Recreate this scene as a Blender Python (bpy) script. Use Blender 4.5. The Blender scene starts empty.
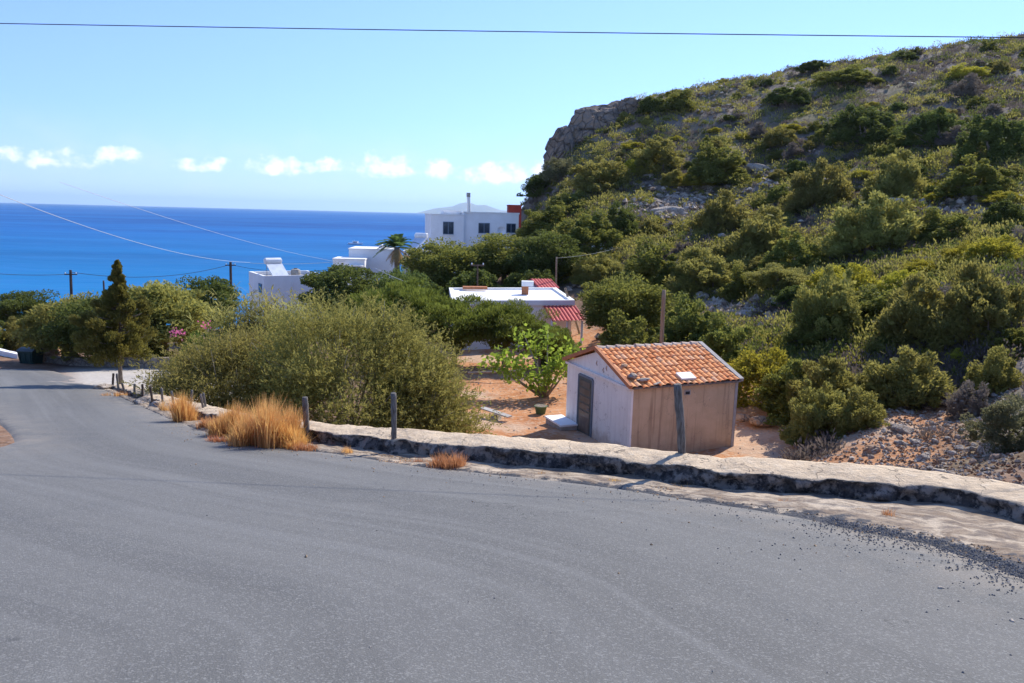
import bpy, math, random
import numpy as np
from mathutils import Vector, Matrix, noise as mnoise

rng = np.random.default_rng(7)
random.seed(7)
S = bpy.context.scene
COL = S.collection

# ------------------------------------------------------------------ camera
F = 768.0
PITCH, ROLL = math.radians(9.37), math.radians(1.43)
FW = np.array([0, math.cos(PITCH), -math.sin(PITCH)])
_u0 = np.array([0, math.sin(PITCH), math.cos(PITCH)])
_r0 = np.array([1.0, 0, 0])
RT = _r0 * math.cos(ROLL) + _u0 * math.sin(ROLL)
UP = -_r0 * math.sin(ROLL) + _u0 * math.cos(ROLL)
CAM = np.array([0, 0, 1.6])
cd = bpy.data.cameras.new('camera')
cd.sensor_width = 36.0
cd.lens = F / 1024 * 36.0
cd.clip_start = 0.05
cd.clip_end = 200000
cam = bpy.data.objects.new('camera', cd)
COL.objects.link(cam)
m = Matrix(((RT[0], UP[0], -FW[0], 0), (RT[1], UP[1], -FW[1], 0), (RT[2], UP[2], -FW[2], 1.6), (0, 0, 0, 1)))
cam.matrix_world = m
S.camera = cam


def ray(px, py):
    v = FW + (px - 512) / F * RT + (341.5 - py) / F * UP
    return v / v[1]


def P(px, py, d):
    return CAM + ray(px, py) * d


SL = 0.18


def on_road(px, py, off=0.0):
    v = ray(px, py)
    return CAM + v * ((1.6 - off) / (-v[2] - SL))


# ------------------------------------------------------------------ helpers
def mesh(name, V, Fs, mats=None, attrs=None, smooth=False, uv=None, matidx=None):
    """V (n,3); Fs list of index arrays (k,3)/(k,4)"""
    me = bpy.data.meshes.new(name)
    V = np.asarray(V, dtype=np.float32)
    if not isinstance(Fs, (list, tuple)):
        Fs = [Fs]
    Fs = [np.asarray(f, dtype=np.int32) for f in Fs if len(f)]
    loops = np.concatenate([f.ravel() for f in Fs])
    tot = np.concatenate([np.full(len(f), f.shape[1], dtype=np.int32) for f in Fs])
    start = np.concatenate([[0], np.cumsum(tot)[:-1]]).astype(np.int32)
    me.vertices.add(len(V))
    me.vertices.foreach_set('co', V.ravel())
    me.loops.add(len(loops))
    me.loops.foreach_set('vertex_index', loops)
    me.polygons.add(len(tot))
    me.polygons.foreach_set('loop_start', start)
    me.polygons.foreach_set('loop_total', tot)
    if matidx is not None:
        me.polygons.foreach_set('material_index', np.asarray(matidx, dtype=np.int32))
    me.polygons.foreach_set('use_smooth', np.full(len(tot), bool(smooth)))
    if uv is not None:
        ul = me.uv_layers.new(name='UVMap')
        ul.data.foreach_set('uv', np.asarray(uv, dtype=np.float32)[loops].ravel())
    for k, a in (attrs or {}).items():
        at = me.attributes.new(k, 'FLOAT', 'POINT')
        at.data.foreach_set('value', np.asarray(a, dtype=np.float32))
    me.update(calc_edges=True)
    me.validate()
    for mt in (mats if isinstance(mats, (list, tuple)) else [mats]):
        if mt:
            me.materials.append(mt)
    return me


def tag(o, label=None, cat=None, group=None, kind=None):
    if label:
        o['label'] = label
    if cat:
        o['category'] = cat
    if group:
        o['group'] = group
    if kind:
        o['kind'] = kind
    return o


def link(name, me, parent=None):
    o = bpy.data.objects.new(name, me)
    COL.objects.link(o)
    if parent is not None:
        o.parent = parent
    return o


def thing(name, label, cat, loc, group=None):
    o = bpy.data.objects.new(name, None)
    COL.objects.link(o)
    o.location = tuple(float(v) for v in loc)
    o.empty_display_size = 0.2
    return tag(o, label, cat, group)


def world_loc(o):
    l = np.zeros(3)
    while o is not None:
        l = l + np.array(o.location)
        o = o.parent
    return l


def put(name, V, Fs, mat, parent=None, **k):
    """vertices in world coordinates; origin moved to the parent's or to the mesh base"""
    V = np.asarray(V, dtype=float)
    if parent is not None:
        org = world_loc(parent)
        return link(name, mesh(name, V - org, Fs, mat, **k), parent)
    c = V.mean(0)
    c[2] = V[:, 2].min()
    o = link(name, mesh(name, V - c, Fs, mat, **k))
    o.location = c
    return o


class MB:
    """collects shapes into one mesh"""
    def __init__(s):
        s.V, s.Q, s.T, s.n = [], [], [], 0

    def add(s, V, Q=None, T=None):
        V = np.asarray(V, dtype=float)
        if Q is not None and len(Q):
            s.Q.append(np.asarray(Q) + s.n)
        if T is not None and len(T):
            s.T.append(np.asarray(T) + s.n)
        s.V.append(V)
        s.n += len(V)
        return s

    def prism(s, poly, z0, z1):
        poly = np.asarray(poly, dtype=float)
        a = poly[:, 0] * np.roll(poly[:, 1], -1) - np.roll(poly[:, 0], -1) * poly[:, 1]
        if a.sum() < 0:
            poly = poly[::-1]
        n = len(poly)
        V = np.vstack([np.c_[poly, np.full(n, z0)], np.c_[poly, np.full(n, z1)]])
        Q = [(i, (i + 1) % n, n + (i + 1) % n, n + i) for i in range(n)]
        if n == 4:
            Q += [(0, 3, 2, 1), (4, 5, 6, 7)]
            return s.add(V, Q)
        T = [(0, i + 1, i) for i in range(1, n - 1)] + [(n, n + i, n + i + 1) for i in range(1, n - 1)]
        return s.add(V, Q, T)

    def box(s, c, ex, ey, ez):
        """centre and three half-axis vectors"""
        c, ex, ey, ez = [np.asarray(v, dtype=float) for v in (c, ex, ey, ez)]
        V = [c + a * ex + b * ey + g * ez for g in (-1, 1) for a, b in ((-1, -1), (1, -1), (1, 1), (-1, 1))]
        Q = [(0, 3, 2, 1), (4, 5, 6, 7), (0, 1, 5, 4), (1, 2, 6, 5), (2, 3, 7, 6), (3, 0, 4, 7)]
        return s.add(V, Q)

    def tube(s, pts, rad, seg=8, cap=True):
        pts = np.asarray(pts, dtype=float)
        n = len(pts)
        rad = np.broadcast_to(np.asarray(rad, dtype=float), (n,))
        d = np.gradient(pts, axis=0)
        d /= np.linalg.norm(d, axis=1)[:, None] + 1e-9
        ref = np.array([0, 0, 1.0]) if abs(d[:, 2]).mean() < .8 else np.array([1.0, 0, 0])
        a = np.cross(d, ref)
        a /= np.linalg.norm(a, axis=1)[:, None] + 1e-9
        b = np.cross(d, a)
        ang = np.arange(seg) / seg * 2 * math.pi
        V = pts[:, None, :] + rad[:, None, None] * (np.cos(ang)[None, :, None] * a[:, None, :] + np.sin(ang)[None, :, None] * b[:, None, :])
        V = V.reshape(-1, 3)
        Q = []
        for i in range(n - 1):
            for j in range(seg):
                k = (j + 1) % seg
                Q.append((i * seg + j, i * seg + k, (i + 1) * seg + k, (i + 1) * seg + j))
        T = []
        if cap:
            V = np.vstack([V, pts[0], pts[-1]])
            for j in range(seg):
                k = (j + 1) % seg
                T.append((n * seg, k, j))
                T.append((n * seg + 1, (n - 1) * seg + j, (n - 1) * seg + k))
        return s.add(V, Q, T)

    def build(s, name, mat, parent=None, **k):
        Fs = []
        if s.Q:
            Fs.append(np.concatenate(s.Q))
        if s.T:
            Fs.append(np.concatenate(s.T))
        return put(name, np.concatenate(s.V), Fs, mat, parent, **k)

    def raw(s):
        Fs = []
        if s.Q:
            Fs.append(np.concatenate(s.Q))
        if s.T:
            Fs.append(np.concatenate(s.T))
        return np.concatenate(s.V), Fs


def fbm(V, sc, oct=3, seed=0.0):
    out = np.empty(len(V))
    for i, p in enumerate(V):
        v, a, f = 0.0, 1.0, sc
        for _ in range(oct):
            v += a * mnoise.noise((p[0] * f + seed, p[1] * f - seed, p[2] * f + seed * .5))
            a *= .5
            f *= 2.1
        out[i] = v
    return out


def sstep(a, b, x):
    t = np.clip((x - a) / (b - a), 0, 1)
    return t * t * (3 - 2 * t)


# ------------------------------------------------------------------ materials
class N:
    def __init__(s, name):
        s.m = bpy.data.materials.new(name)
        s.m.use_nodes = True
        s.t = s.m.node_tree
        for n in list(s.t.nodes):
            s.t.nodes.remove(n)
        s.out = s.t.nodes.new('ShaderNodeOutputMaterial')

    def __call__(s, typ, ins=None, **props):
        n = s.t.nodes.new('ShaderNode' + typ)
        for k, v in props.items():
            setattr(n, k, v)
        for k, v in (ins or {}).items():
            s.set(n.inputs[k], v)
        return n

    def set(s, sock, v):
        if isinstance(v, bpy.types.NodeSocket):
            s.t.links.new(v, sock)
        elif isinstance(v, tuple) and len(v) == 3 and sock.type == 'RGBA':
            sock.default_value = (*v, 1)
        else:
            sock.default_value = v

    def mix(s, f, a, b, blend='MIX'):
        n = s.t.nodes.new('ShaderNodeMix')
        n.data_type = 'RGBA'
        n.blend_type = blend
        s.set(n.inputs[0], f)
        s.set(n.inputs[6], a)
        s.set(n.inputs[7], b)
        return n.outputs[2]

    def math(s, op, a, b=0.0, c=0.0, clamp=False):
        n = s.t.nodes.new('ShaderNodeMath')
        n.operation = op
        n.use_clamp = clamp
        s.set(n.inputs[0], a)
        s.set(n.inputs[1], b)
        s.set(n.inputs[2], c)
        return n.outputs[0]

    def ramp(s, f, lo, hi):
        n = s.t.nodes.new('ShaderNodeMapRange')
        n.interpolation_type = 'SMOOTHSTEP'
        s.set(n.inputs[0], f)
        n.inputs[1].default_value = lo
        n.inputs[2].default_value = hi
        return n.outputs[0]

    def pos(s):
        return s('NewGeometry').outputs['Position']

    def obj(s):
        return s('TexCoord').outputs['Object']

    def scale(s, v, sc):
        n = s('Mapping', {0: v})
        n.inputs[3].default_value = sc
        return n.outputs[0]

    def noise(s, v, sc, det=4.0, rough=.55, dist=0.0):
        n = s('TexNoise', {'Vector': v, 'Scale': sc, 'Detail': det, 'Roughness': rough, 'Distortion': dist})
        return n.outputs[0]

    def vor(s, v, sc, out=0, feature='F1'):
        n = s('TexVoronoi', {'Vector': v, 'Scale': sc}, feature=feature)
        return n.outputs[out]

    def attr(s, name):
        return s('Attribute', attribute_name=name).outputs['Fac']

    def bump(s, h, dist=.02, strength=1.0, normal=None):
        n = s('Bump', {'Height': h, 'Distance': dist, 'Strength': strength})
        if normal:
            s.set(n.inputs['Normal'], normal)
        return n.outputs[0]

    def bsdf(s, col, rough=.8, spec=.3, normal=None, metal=0.0, **k):
        n = s('BsdfPrincipled', {'Base Color': col, 'Roughness': rough, 'Specular IOR Level': spec, 'Metallic': metal})
        if normal is not None:
            s.set(n.inputs['Normal'], normal)
        return n.outputs[0]

    def done(s, sh):
        s.t.links.new(sh, s.out.inputs[0])
        return s.m


def simple(name, a, b=None, sc=8.0, rough=.8, spec=.25, bump=.0, det=5.0, metal=0.0, stretch=None, bsc=None):
    n = N(name)
    v = n.obj()
    if stretch:
        v = n.scale(v, stretch)
    f = n.noise(v, sc, det)
    c = n.mix(n.ramp(f, .3, .7), a, b or tuple(x * .7 for x in a))
    nm = n.bump(n.noise(v, bsc or sc * 4, 4), bump) if bump else None
    return n.done(n.bsdf(c, rough, spec, nm, metal))


def leaf_mat(name, a, b, trans=.35, rough=.55, var=.55):
    n = N(name)
    t = n.attr('tint')
    c = n.mix(t, a, b)
    rnd = n('ObjectInfo').outputs['Random']
    v = n.math('MULTIPLY_ADD', rnd, var, 1 - var * .5)
    h = n('HueSaturation', {'Hue': n.math('MULTIPLY_ADD', rnd, .04, .48), 'Saturation': .95, 'Value': v, 'Color': c}).outputs[0]
    big = n.noise(n.pos(), .9, 2)
    c = n.mix(n.math('MULTIPLY', n.ramp(big, .35, .65), .5), h, n.mix(.5, h, b))
    p = n.bsdf(c, .75, .08)
    tr = n('BsdfTranslucent', {'Color': n.mix(.5, c, tuple(min(1, x * 1.6) for x in b))}).outputs[0]
    return n.done(n('MixShader', {0: trans, 1: p, 2: tr}).outputs[0])


M = {}
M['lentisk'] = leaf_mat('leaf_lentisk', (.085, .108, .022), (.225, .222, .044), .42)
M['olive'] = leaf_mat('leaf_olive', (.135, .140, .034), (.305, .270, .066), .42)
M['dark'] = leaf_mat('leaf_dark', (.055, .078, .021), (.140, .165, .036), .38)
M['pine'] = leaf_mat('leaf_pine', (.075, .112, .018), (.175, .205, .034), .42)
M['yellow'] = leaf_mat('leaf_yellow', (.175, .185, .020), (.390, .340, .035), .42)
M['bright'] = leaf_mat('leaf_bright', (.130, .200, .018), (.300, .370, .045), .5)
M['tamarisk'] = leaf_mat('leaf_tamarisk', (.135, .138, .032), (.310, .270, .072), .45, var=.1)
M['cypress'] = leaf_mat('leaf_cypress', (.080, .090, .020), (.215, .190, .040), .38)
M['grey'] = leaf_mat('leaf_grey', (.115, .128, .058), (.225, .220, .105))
M['dry'] = leaf_mat('leaf_dry', (.115, .092, .075), (.220, .180, .145), .25)
M['straw'] = leaf_mat('straw', (.500, .195, .055), (.820, .440, .140), .45, var=.15)
M['rust'] = leaf_mat('rust_grass', (.330, .130, .055), (.560, .260, .120), .35, var=.15)
M['reed'] = leaf_mat('leaf_reed', (.130, .190, .034), (.420, .380, .110), .45)
M['palm'] = leaf_mat('leaf_palm', (.065, .130, .034), (.160, .240, .065), .3)
M['deadpalm'] = leaf_mat('leaf_dead_palm', (.230, .120, .050), (.360, .220, .100), .2)
M['pink'] = leaf_mat('petal_pink', (.550, .070, .190), (.720, .180, .320), .4)
M['white_petal'] = leaf_mat('petal_white', (.750, .740, .680), (.850, .840, .800), .3)
M['bark'] = simple('bark', (.16, .12, .09), (.30, .25, .20), 14, .9, .1, .02)
M['palebark'] = simple('pale_bark', (.36, .31, .25), (.24, .20, .15), 14, .9, .1, .01)
M['post'] = simple('weathered_wood', (.23, .21, .19), (.09, .08, .07), 9, .85, .2, .012, stretch=(6, 6, .8))
M['pole'] = simple('pole_wood', (.33, .24, .16), (.20, .14, .09), 6, .85, .2, .01, stretch=(6, 6, .5))
M['darkpole'] = simple('dark_pole_wood', (.10, .07, .055), (.06, .045, .035), 6, .85, .2)
M['white'] = simple('whitewash', (.86, .855, .84), (.80, .79, .77), 1.2, .85, .2, .004)
M['whiteroof'] = simple('white_roof_paint', (.84, .83, .80), (.74, .72, .68), .8, .8, .25)
M['redtile'] = simple('red_painted_tile', (.52, .07, .06), (.36, .05, .05), 3, .7, .3)
M['redwall'] = simple('red_wall', (.33, .05, .035), (.25, .04, .03), 2, .8, .2)
M['terra'] = simple('terracotta', (.50, .21, .10), (.40, .15, .07), 6, .85, .2)
M['concrete'] = simple('concrete', (.40, .37, .33), (.28, .26, .23), 5, .9, .2, .006)
M['metal'] = simple('tank_metal', (.80, .80, .80), (.68, .68, .68), 3, .4, .5)
M['panel'] = simple('solar_panel', (.62, .66, .70), (.50, .54, .60), 2, .25, .6)  # pale colour paints in the sky mirrored by the collector
M['blackrubber'] = simple('black_plastic', (.02, .02, .022), (.03, .03, .03), 5, .7, .3)
M['bin'] = simple('green_bin_plastic', (.020, .060, .052), (.012, .035, .033), 4, .55, .4)
M['binlid'] = simple('bin_lid', (.06, .08, .08), (.04, .055, .055), 4, .5, .4)
M['glassdark'] = simple('window_glass', (.025, .045, .075), (.015, .025, .045), 2, .12, .5)
M['framegrey'] = simple('window_frame', (.16, .20, .25), (.12, .15, .19), 4, .6, .3)
M['doorframe'] = simple('door_metal', (.10, .125, .115), (.075, .09, .085), 6, .6, .3)
M['doorpanel'] = simple('door_panel', (.20, .15, .11), (.13, .10, .08), 5, .6, .3)
M['doorglass'] = simple('door_glass', (.035, .045, .045), (.09, .10, .10), 3, .3, .4)
M['cable'] = simple('cable_black', (.035, .035, .04), (.03, .03, .03), 3, .6, .3)
M['palecable'] = simple('cable_pale', (.55, .55, .55), (.5, .5, .5), 3, .6, .3)
M['plank'] = simple('grey_plank', (.45, .43, .40), (.33, .30, .27), 6, .85, .2)
M['boathull'] = simple('boat_white', (.82, .82, .82), (.76, .77, .78), 2, .4, .4)
M['boatblue'] = simple('boat_blue', (.04, .12, .30), (.03, .09, .22), 2, .4, .4)
M['pot'] = simple('green_pot', (.10, .16, .06), (.07, .11, .05), 5, .7, .3)


def rock_mat(name, a, b, c, stain=(.10, .09, .08), sc=1.0):
    n = N(name)
    v = n.pos()
    f1 = n.ramp(n.noise(v, 1.3 * sc, 6), .35, .65)
    f2 = n.ramp(n.noise(v, 5 * sc, 6), .4, .7)
    col = n.mix(f1, a, b)
    col = n.mix(n.math('MULTIPLY', f2, .7), col, c)
    cr = n.ramp(n.vor(n.scale(v, (1, 1, .7)), 2.2 * sc, 0, 'DISTANCE_TO_EDGE'), .0, .06)
    col = n.mix(n.math('MULTIPLY_ADD', cr, -.5, .5), col, stain)
    h = n.math('ADD', n.noise(v, 6 * sc, 8, .65), n.math('MULTIPLY', cr, .4))
    return n.done(n.bsdf(col, .92, .15, n.bump(h, .12 / sc)))


M['limestone'] = rock_mat('limestone', (.40, .35, .29), (.50, .44, .37), (.28, .20, .14), sc=2.0)
M['greyrock'] = rock_mat('grey_rock', (.29, .25, .21), (.43, .38, .33), (.32, .21, .14), sc=2.5)
M['orangerock'] = rock_mat('orange_rock', (.42, .26, .16), (.36, .20, .11), (.48, .36, .26), sc=1.4)
M['cliff'] = rock_mat('cliff_rock', (.17, .145, .125), (.25, .20, .16), (.34, .23, .15), (.05, .042, .038), .30)


def stonewall_mat():
    n = N('rubble_masonry')
    v = n.pos()
    e = n.ramp(n.vor(v, 2.6, 0, 'DISTANCE_TO_EDGE'), .0, .1)
    c = n.mix(n.ramp(n.noise(v, 3, 4), .35, .65), (.34, .29, .23), (.24, .19, .15))
    c = n.mix(e, (.20, .17, .14), c)
    return n.done(n.bsdf(c, .9, .15, n.bump(e, .05)))


M['masonry'] = stonewall_mat()


def terrain_mat():
    n = N('terrain_ground')
    v = n.pos()
    hill, lot, red = n.attr('hill'), n.attr('lot'), n.attr('red')
    big = n.noise(v, .12, 5, .6)
    mid = n.noise(v, .7, 6, .6)
    fine = n.noise(v, 6, 5, .6)
    soil = n.mix(n.ramp(mid, .35, .7), (.50, .235, .105), (.36, .145, .058))
    soil = n.mix(n.math('MULTIPLY', n.ramp(fine, .45, .72), .7), soil, (.52, .385, .270))
    soil = n.mix(n.math('MULTIPLY', n.ramp(n.noise(v, .33, 4), .5, .66), .6), soil, (.50, .39, .29))
    dry = n.mix(n.ramp(mid, .3, .65), (.150, .120, .095), (.215, .175, .140))
    dry = n.mix(n.math('MULTIPLY', n.ramp(fine, .5, .7), .6), dry, (.30, .265, .235))
    dry = n.mix(n.math('MULTIPLY', n.ramp(big, .44, .58), .75), dry, (.110, .105, .050))
    stone = n.ramp(n.vor(v, 1.1), .0, .42)
    rocky = n.math('MULTIPLY', n.ramp(n.noise(v, .25, 4), .52, .66), n.math('SUBTRACT', 1.0, stone))
    dry = n.mix(rocky, dry, (.36, .33, .30))
    dry = n.mix(n.math('MULTIPLY', n.ramp(n.noise(v, .09, 3), .55, .7), .5), dry, (.30, .170, .095))
    low = n.mix(n.ramp(mid, .35, .65), (.14, .080, .050), (.23, .135, .085))
    low = n.mix(n.math('MULTIPLY', n.ramp(fine, .45, .7), .5), low, (.32, .25, .19))
    c = n.mix(hill, low, dry)
    c = n.mix(red, c, soil)
    gravel = n.mix(n.ramp(fine, .35, .65), (.47, .43, .38), (.38, .34, .295))
    c = n.mix(lot, c, gravel)
    h = n.math('ADD', n.math('MULTIPLY', fine, .5), n.math('MULTIPLY', mid, 1.2))
    return n.done(n.bsdf(c, .95, .1, n.bump(h, .12)))


def asphalt_mat():
    n = N('old_asphalt')
    v = n.pos()
    uv = n('UVMap').outputs[0]
    st = n.noise(n.scale(uv, (.75, .035, 1)), 1.0, 5, .62)
    st2 = n.noise(n.scale(uv, (3.2, .07, 1)), 1.0, 4, .6)
    blot = n.noise(v, .45, 6, .65)
    grain = n.noise(v, 210, 3, .7)
    chips = n.vor(v, 95, 1)
    chip = n.ramp(n('SeparateColor', {0: chips}).outputs[0], .70, 1.0)
    c = n.mix(n.ramp(st, .36, .64), (.110, .107, .100), (.150, .146, .136))
    c = n.mix(n.math('MULTIPLY', n.ramp(st2, .52, .68), .5), c, (.176, .173, .165))
    c = n.mix(n.math('MULTIPLY', n.ramp(st2, .46, .34), .3), c, (.086, .086, .085))
    c = n.mix(n.math('MULTIPLY', n.ramp(blot, .5, .7), .45), c, (.088, .088, .087))
    c = n.mix(n.math('MULTIPLY', n.ramp(n.noise(v, .9, 5, .6), .56, .7), .35), c, (.185, .176, .160))
    c = n.mix(n.math('MULTIPLY', n.ramp(n.noise(v, 2.6, 3, .5), .70, .76), .5), c, (.055, .055, .056))
    c = n.mix(n.math('MULTIPLY', n.ramp(grain, .35, .7), .38), c, (.076, .077, .078))
    c = n.mix(n.math('MULTIPLY', chip, .5), c, (.27, .265, .25))
    crn = n.math('ABSOLUTE', n.math('SUBTRACT', n.noise(n.scale(v, (1, 1, 1)), .42, 7, .55), .5))
    crk = n.math('MULTIPLY', n.math('SUBTRACT', 1.0, n.ramp(crn, .0, .0022)), n.ramp(n.noise(v, .22, 2), .50, .58))
    c = n.mix(n.math('MULTIPLY', crk, .75), c, (.035, .035, .035))
    dust = n.attr('edge')
    dn = n.math('MULTIPLY', dust, n.ramp(n.noise(v, 2.2, 5, .65), .3, .7))
    c = n.mix(n.math('MULTIPLY', dn, .8), c, (.30, .25, .195))
    h = n.math('ADD', grain, n.math('MULTIPLY', n.vor(v, 90), .8))
    return n.done(n.bsdf(c, .82, .3, n.bump(h, .004, .8)))


def apron_mat():
    n = N('broken_cement')
    v = n.pos()
    uv = n('UVMap').outputs[0]
    f = n.noise(n.scale(uv, (5, 1.2, 1)), 1.0, 6, .65, .8)
    g = n.noise(v, 7, 6, .65)
    c = n.mix(n.ramp(f, .36, .62), (.19, .14, .10), (.46, .375, .28))
    c = n.mix(n.math('MULTIPLY', n.ramp(g, .45, .62), .8), c, (.15, .12, .10))
    fl = n.ramp(n.vor(v, 28), .05, .3)
    c = n.mix(n.math('MULTIPLY', n.math('SUBTRACT', 1.0, fl), .45), c, (.36, .26, .18))
    tar = n.ramp(n.math('ADD', n.attr('tar'), n.math('MULTIPLY', n.math('SUBTRACT', g, .5), 1.1)), .45, .62)
    c = n.mix(tar, c, (.075, .075, .08))
    h = n.math('ADD', f, n.math('MULTIPLY', g, .8))
    return n.done(n.bsdf(c, .92, .15, n.bump(h, .05)))


def kerbwall_mat():
    n = N('tarred_shaded_wall')
    v = n.pos()
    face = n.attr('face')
    f = n.noise(v, 2.2, 6, .65)
    g = n.noise(v, 9, 6, .7)
    s = n.noise(v, 45, 4, .6)
    top = n.mix(n.ramp(f, .35, .65), (.62, .48, .325), (.49, .375, .255))
    top = n.mix(n.math('MULTIPLY', n.ramp(g, .48, .68), .55), top, (.70, .58, .43))
    top = n.mix(n.math('MULTIPLY', n.ramp(s, .5, .7), .4), top, (.27, .22, .18))
    drk = n.mix(n.ramp(g, .38, .62), (.026, .026, .028), (.11, .10, .092))  # face tone holds both the tar and the shade of the road side
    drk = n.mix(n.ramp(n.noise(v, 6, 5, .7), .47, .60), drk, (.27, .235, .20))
    wv = n('VectorMath', {0: v, 1: n('TexNoise', {'Vector': v, 'Scale': 3.0, 'Detail': 3.0}).outputs[1]}, operation='ADD').outputs[0]
    ck = n.math('SUBTRACT', 1.0, n.ramp(n.vor(wv, .9, 0, 'DISTANCE_TO_EDGE'), .004, .016))
    top = n.mix(n.math('MULTIPLY', ck, .75), top, (.10, .08, .065))
    top = n.mix(n.math('MULTIPLY', n.ramp(n.noise(v, 1.1, 5, .7), .55, .68), .55), top, (.24, .20, .165))
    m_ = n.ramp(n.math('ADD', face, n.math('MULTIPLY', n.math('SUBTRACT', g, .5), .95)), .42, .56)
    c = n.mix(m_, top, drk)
    h = n.math('ADD', n.math('MULTIPLY', f, .6), n.math('ADD', n.math('MULTIPLY', g, .7), n.math('MULTIPLY', s, .15)))
    return n.done(n.bsdf(c, .9, .2, n.bump(h, .07)))


def render_mat(name, a, b, streak, amt):
    n = N(name)
    v = n.pos()
    f = n.noise(v, 1.6, 5, .6)
    st = n.noise(n.scale(v, (7, 7, .35)), 1.0, 5, .6)
    c = n.mix(n.ramp(f, .35, .65), a, b)
    c = n.mix(n.math('MULTIPLY', n.ramp(st, .48, .68), amt), c, streak)
    g = n.noise(v, 30, 4)
    cn = n.math('ABSOLUTE', n.math('SUBTRACT', n.noise(v, .8, 6, .55), .5))
    c = n.mix(n.math('MULTIPLY', n.math('SUBTRACT', 1.0, n.ramp(cn, .0, .004)), .55), c, (.22, .17, .13))
    zz = n('SeparateXYZ', {0: v}).outputs[2]
    spl = n.ramp(n.math('ADD', zz, n.math('MULTIPLY', n.noise(v, 3.5, 5, .7), .9)), -4.55, -5.0)
    c = n.mix(n.math('MULTIPLY', spl, .55), c, (.36, .22, .13))
    return n.done(n.bsdf(c, .9, .12, n.bump(g, .01)))


M['beige'] = render_mat('beige_render', (.62, .45, .28), (.54, .385, .235), (.32, .215, .13), .75)
M['hutwhite'] = render_mat('hut_whitewash', (.90, .865, .80), (.84, .80, .735), (.52, .46, .42), .22)


def tile_mat():
    n = N('clay_tiles')
    uv = n('UVMap').outputs[0]
    v = n.pos()
    fl = n('VectorMath', {0: uv}, operation='FLOOR').outputs[0]
    w = n('TexWhiteNoise', {0: fl}, noise_dimensions='2D').outputs[0]
    c = n.mix(w, (.68, .250, .085), (.80, .380, .155))
    c = n.mix(n.math('MULTIPLY', n.ramp(w, .85, .95), .6), c, (.62, .38, .24))
    c = n.mix(n.math('MULTIPLY', n.ramp(n.noise(v, 9, 5), .5, .72), .4), c, (.36, .15, .08))
    c = n.mix(n.math('MULTIPLY', n.ramp(n.noise(v, 3, 4), .55, .7), .35), c, (.62, .44, .32))
    return n.done(n.bsdf(c, .85, .2, n.bump(n.noise(v, 40, 3), .006)))


M['tile'] = tile_mat()
M['ridge'] = simple('ridge_mortar', (.50, .36, .27), (.56, .47, .39), 7, .9, .15, .01)
M['mortar'] = simple('grey_mortar', (.42, .39, .36), (.33, .30, .27), 7, .9, .15, .01)
M['terrain'] = terrain_mat()
M['asphalt'] = asphalt_mat()
M['apron'] = apron_mat()
M['kerbwall'] = kerbwall_mat()


def sea_mat():
    n = N('sea_water')
    v = n.pos()
    vv = n.scale(v, (.35, 1, 1))
    w1 = n.noise(vv, .12, 4, .6)
    w2 = n.noise(vv, .02, 4, .6)
    band = n.noise(n.scale(v, (.0010, .0052, 1)), 1.0, 4, .55, .4)
    near = n('MapRange', {0: n('SeparateXYZ', {0: v}).outputs[1], 1: 120.0, 2: 700.0, 3: 1.0, 4: 0.0}).outputs[0]
    c = n.mix(n.ramp(band, .36, .62), (.003, .060, .225), (.006, .110, .330))
    c = n.mix(n.math('MULTIPLY', near, .5), c, (.010, .210, .400))
    c = n.mix(n.math('MULTIPLY', n.ramp(w1, .45, .7), .35), c, (.030, .150, .400))
    w3 = n.noise(n.scale(v, (.006, .022, 1)), 1.0, 5, .65)
    c = n.mix(n.math('MULTIPLY', n.ramp(w3, .48, .66), .4), c, (.020, .165, .400))
    h = n.math('ADD', n.math('MULTIPLY', w1, .5), n.math('MULTIPLY', w2, 2.0))
    nm = n.bump(h, 1.2, .7)
    return n.done(n.bsdf(c, .5, .035, nm))


M['sea'] = sea_mat()

# ------------------------------------------------------------------ plan lines (metres, from the road plane z = -0.18 y)
asph_px = [(1024, 582), (956, 547), (881, 532), (848, 528), (807, 516), (724, 503), (640, 489), (594, 483), (516, 475), (422, 466),
           (360, 456), (305, 449), (250, 442), (205, 430), (165, 415), (135, 401), (105, 388), (80, 379), (55, 371), (38, 367.5)]
wall_px = [(1024, 524), (952, 507), (848, 499), (786, 494), (724, 493), (657, 482), (594, 473), (516, 468), (422, 457), (360, 450),
           (305, 443), (250, 434), (212, 424), (170, 411), (138, 399.5), (112, 389)]


def resample(pts, step):
    pts = np.asarray(pts, float)
    s = np.r_[0, np.cumsum(np.linalg.norm(np.diff(pts, axis=0), axis=1))]
    n = max(2, int(s[-1] / step) + 1)
    q = np.linspace(0, s[-1], n)
    return np.c_[[np.interp(q, s, pts[:, k]) for k in range(pts.shape[1])]].T, q


def smooth_path(p, it=2):
    p = np.asarray(p, float)
    for _ in range(it):
        a = p[:-1] * .75 + p[1:] * .25
        b = p[:-1] * .25 + p[1:] * .75
        p = np.vstack([p[:1], np.stack([a, b], 1).reshape(-1, p.shape[1]), p[-1:]])
    return p


asph = np.array([on_road(*q)[:2] for q in asph_px])
wallb = np.array([on_road(*q)[:2] for q in wall_px])
asph = np.vstack([[[7.2, -8], [6.2, 0], [5.4, 3.6]], asph])
asph = smooth_path(asph, 2)
wallb = np.vstack([[[8.8, -8], [7.6, 0], [6.4, 4.6]], wallb])
wallb = smooth_path(wallb, 2)
wallb, _ = resample(wallb, .055)
left_px = [(12, 446), (8, 430), (-18, 412), (-50, 395), (-90, 380), (-115, 372), (-120, 367)]
left = np.array([on_road(*q)[:2] for q in left_px])
left = np.vstack([[[-9.5, -8], [-9, 0], [-8.4, 7]], left])
left = smooth_path(left, 2)


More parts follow.
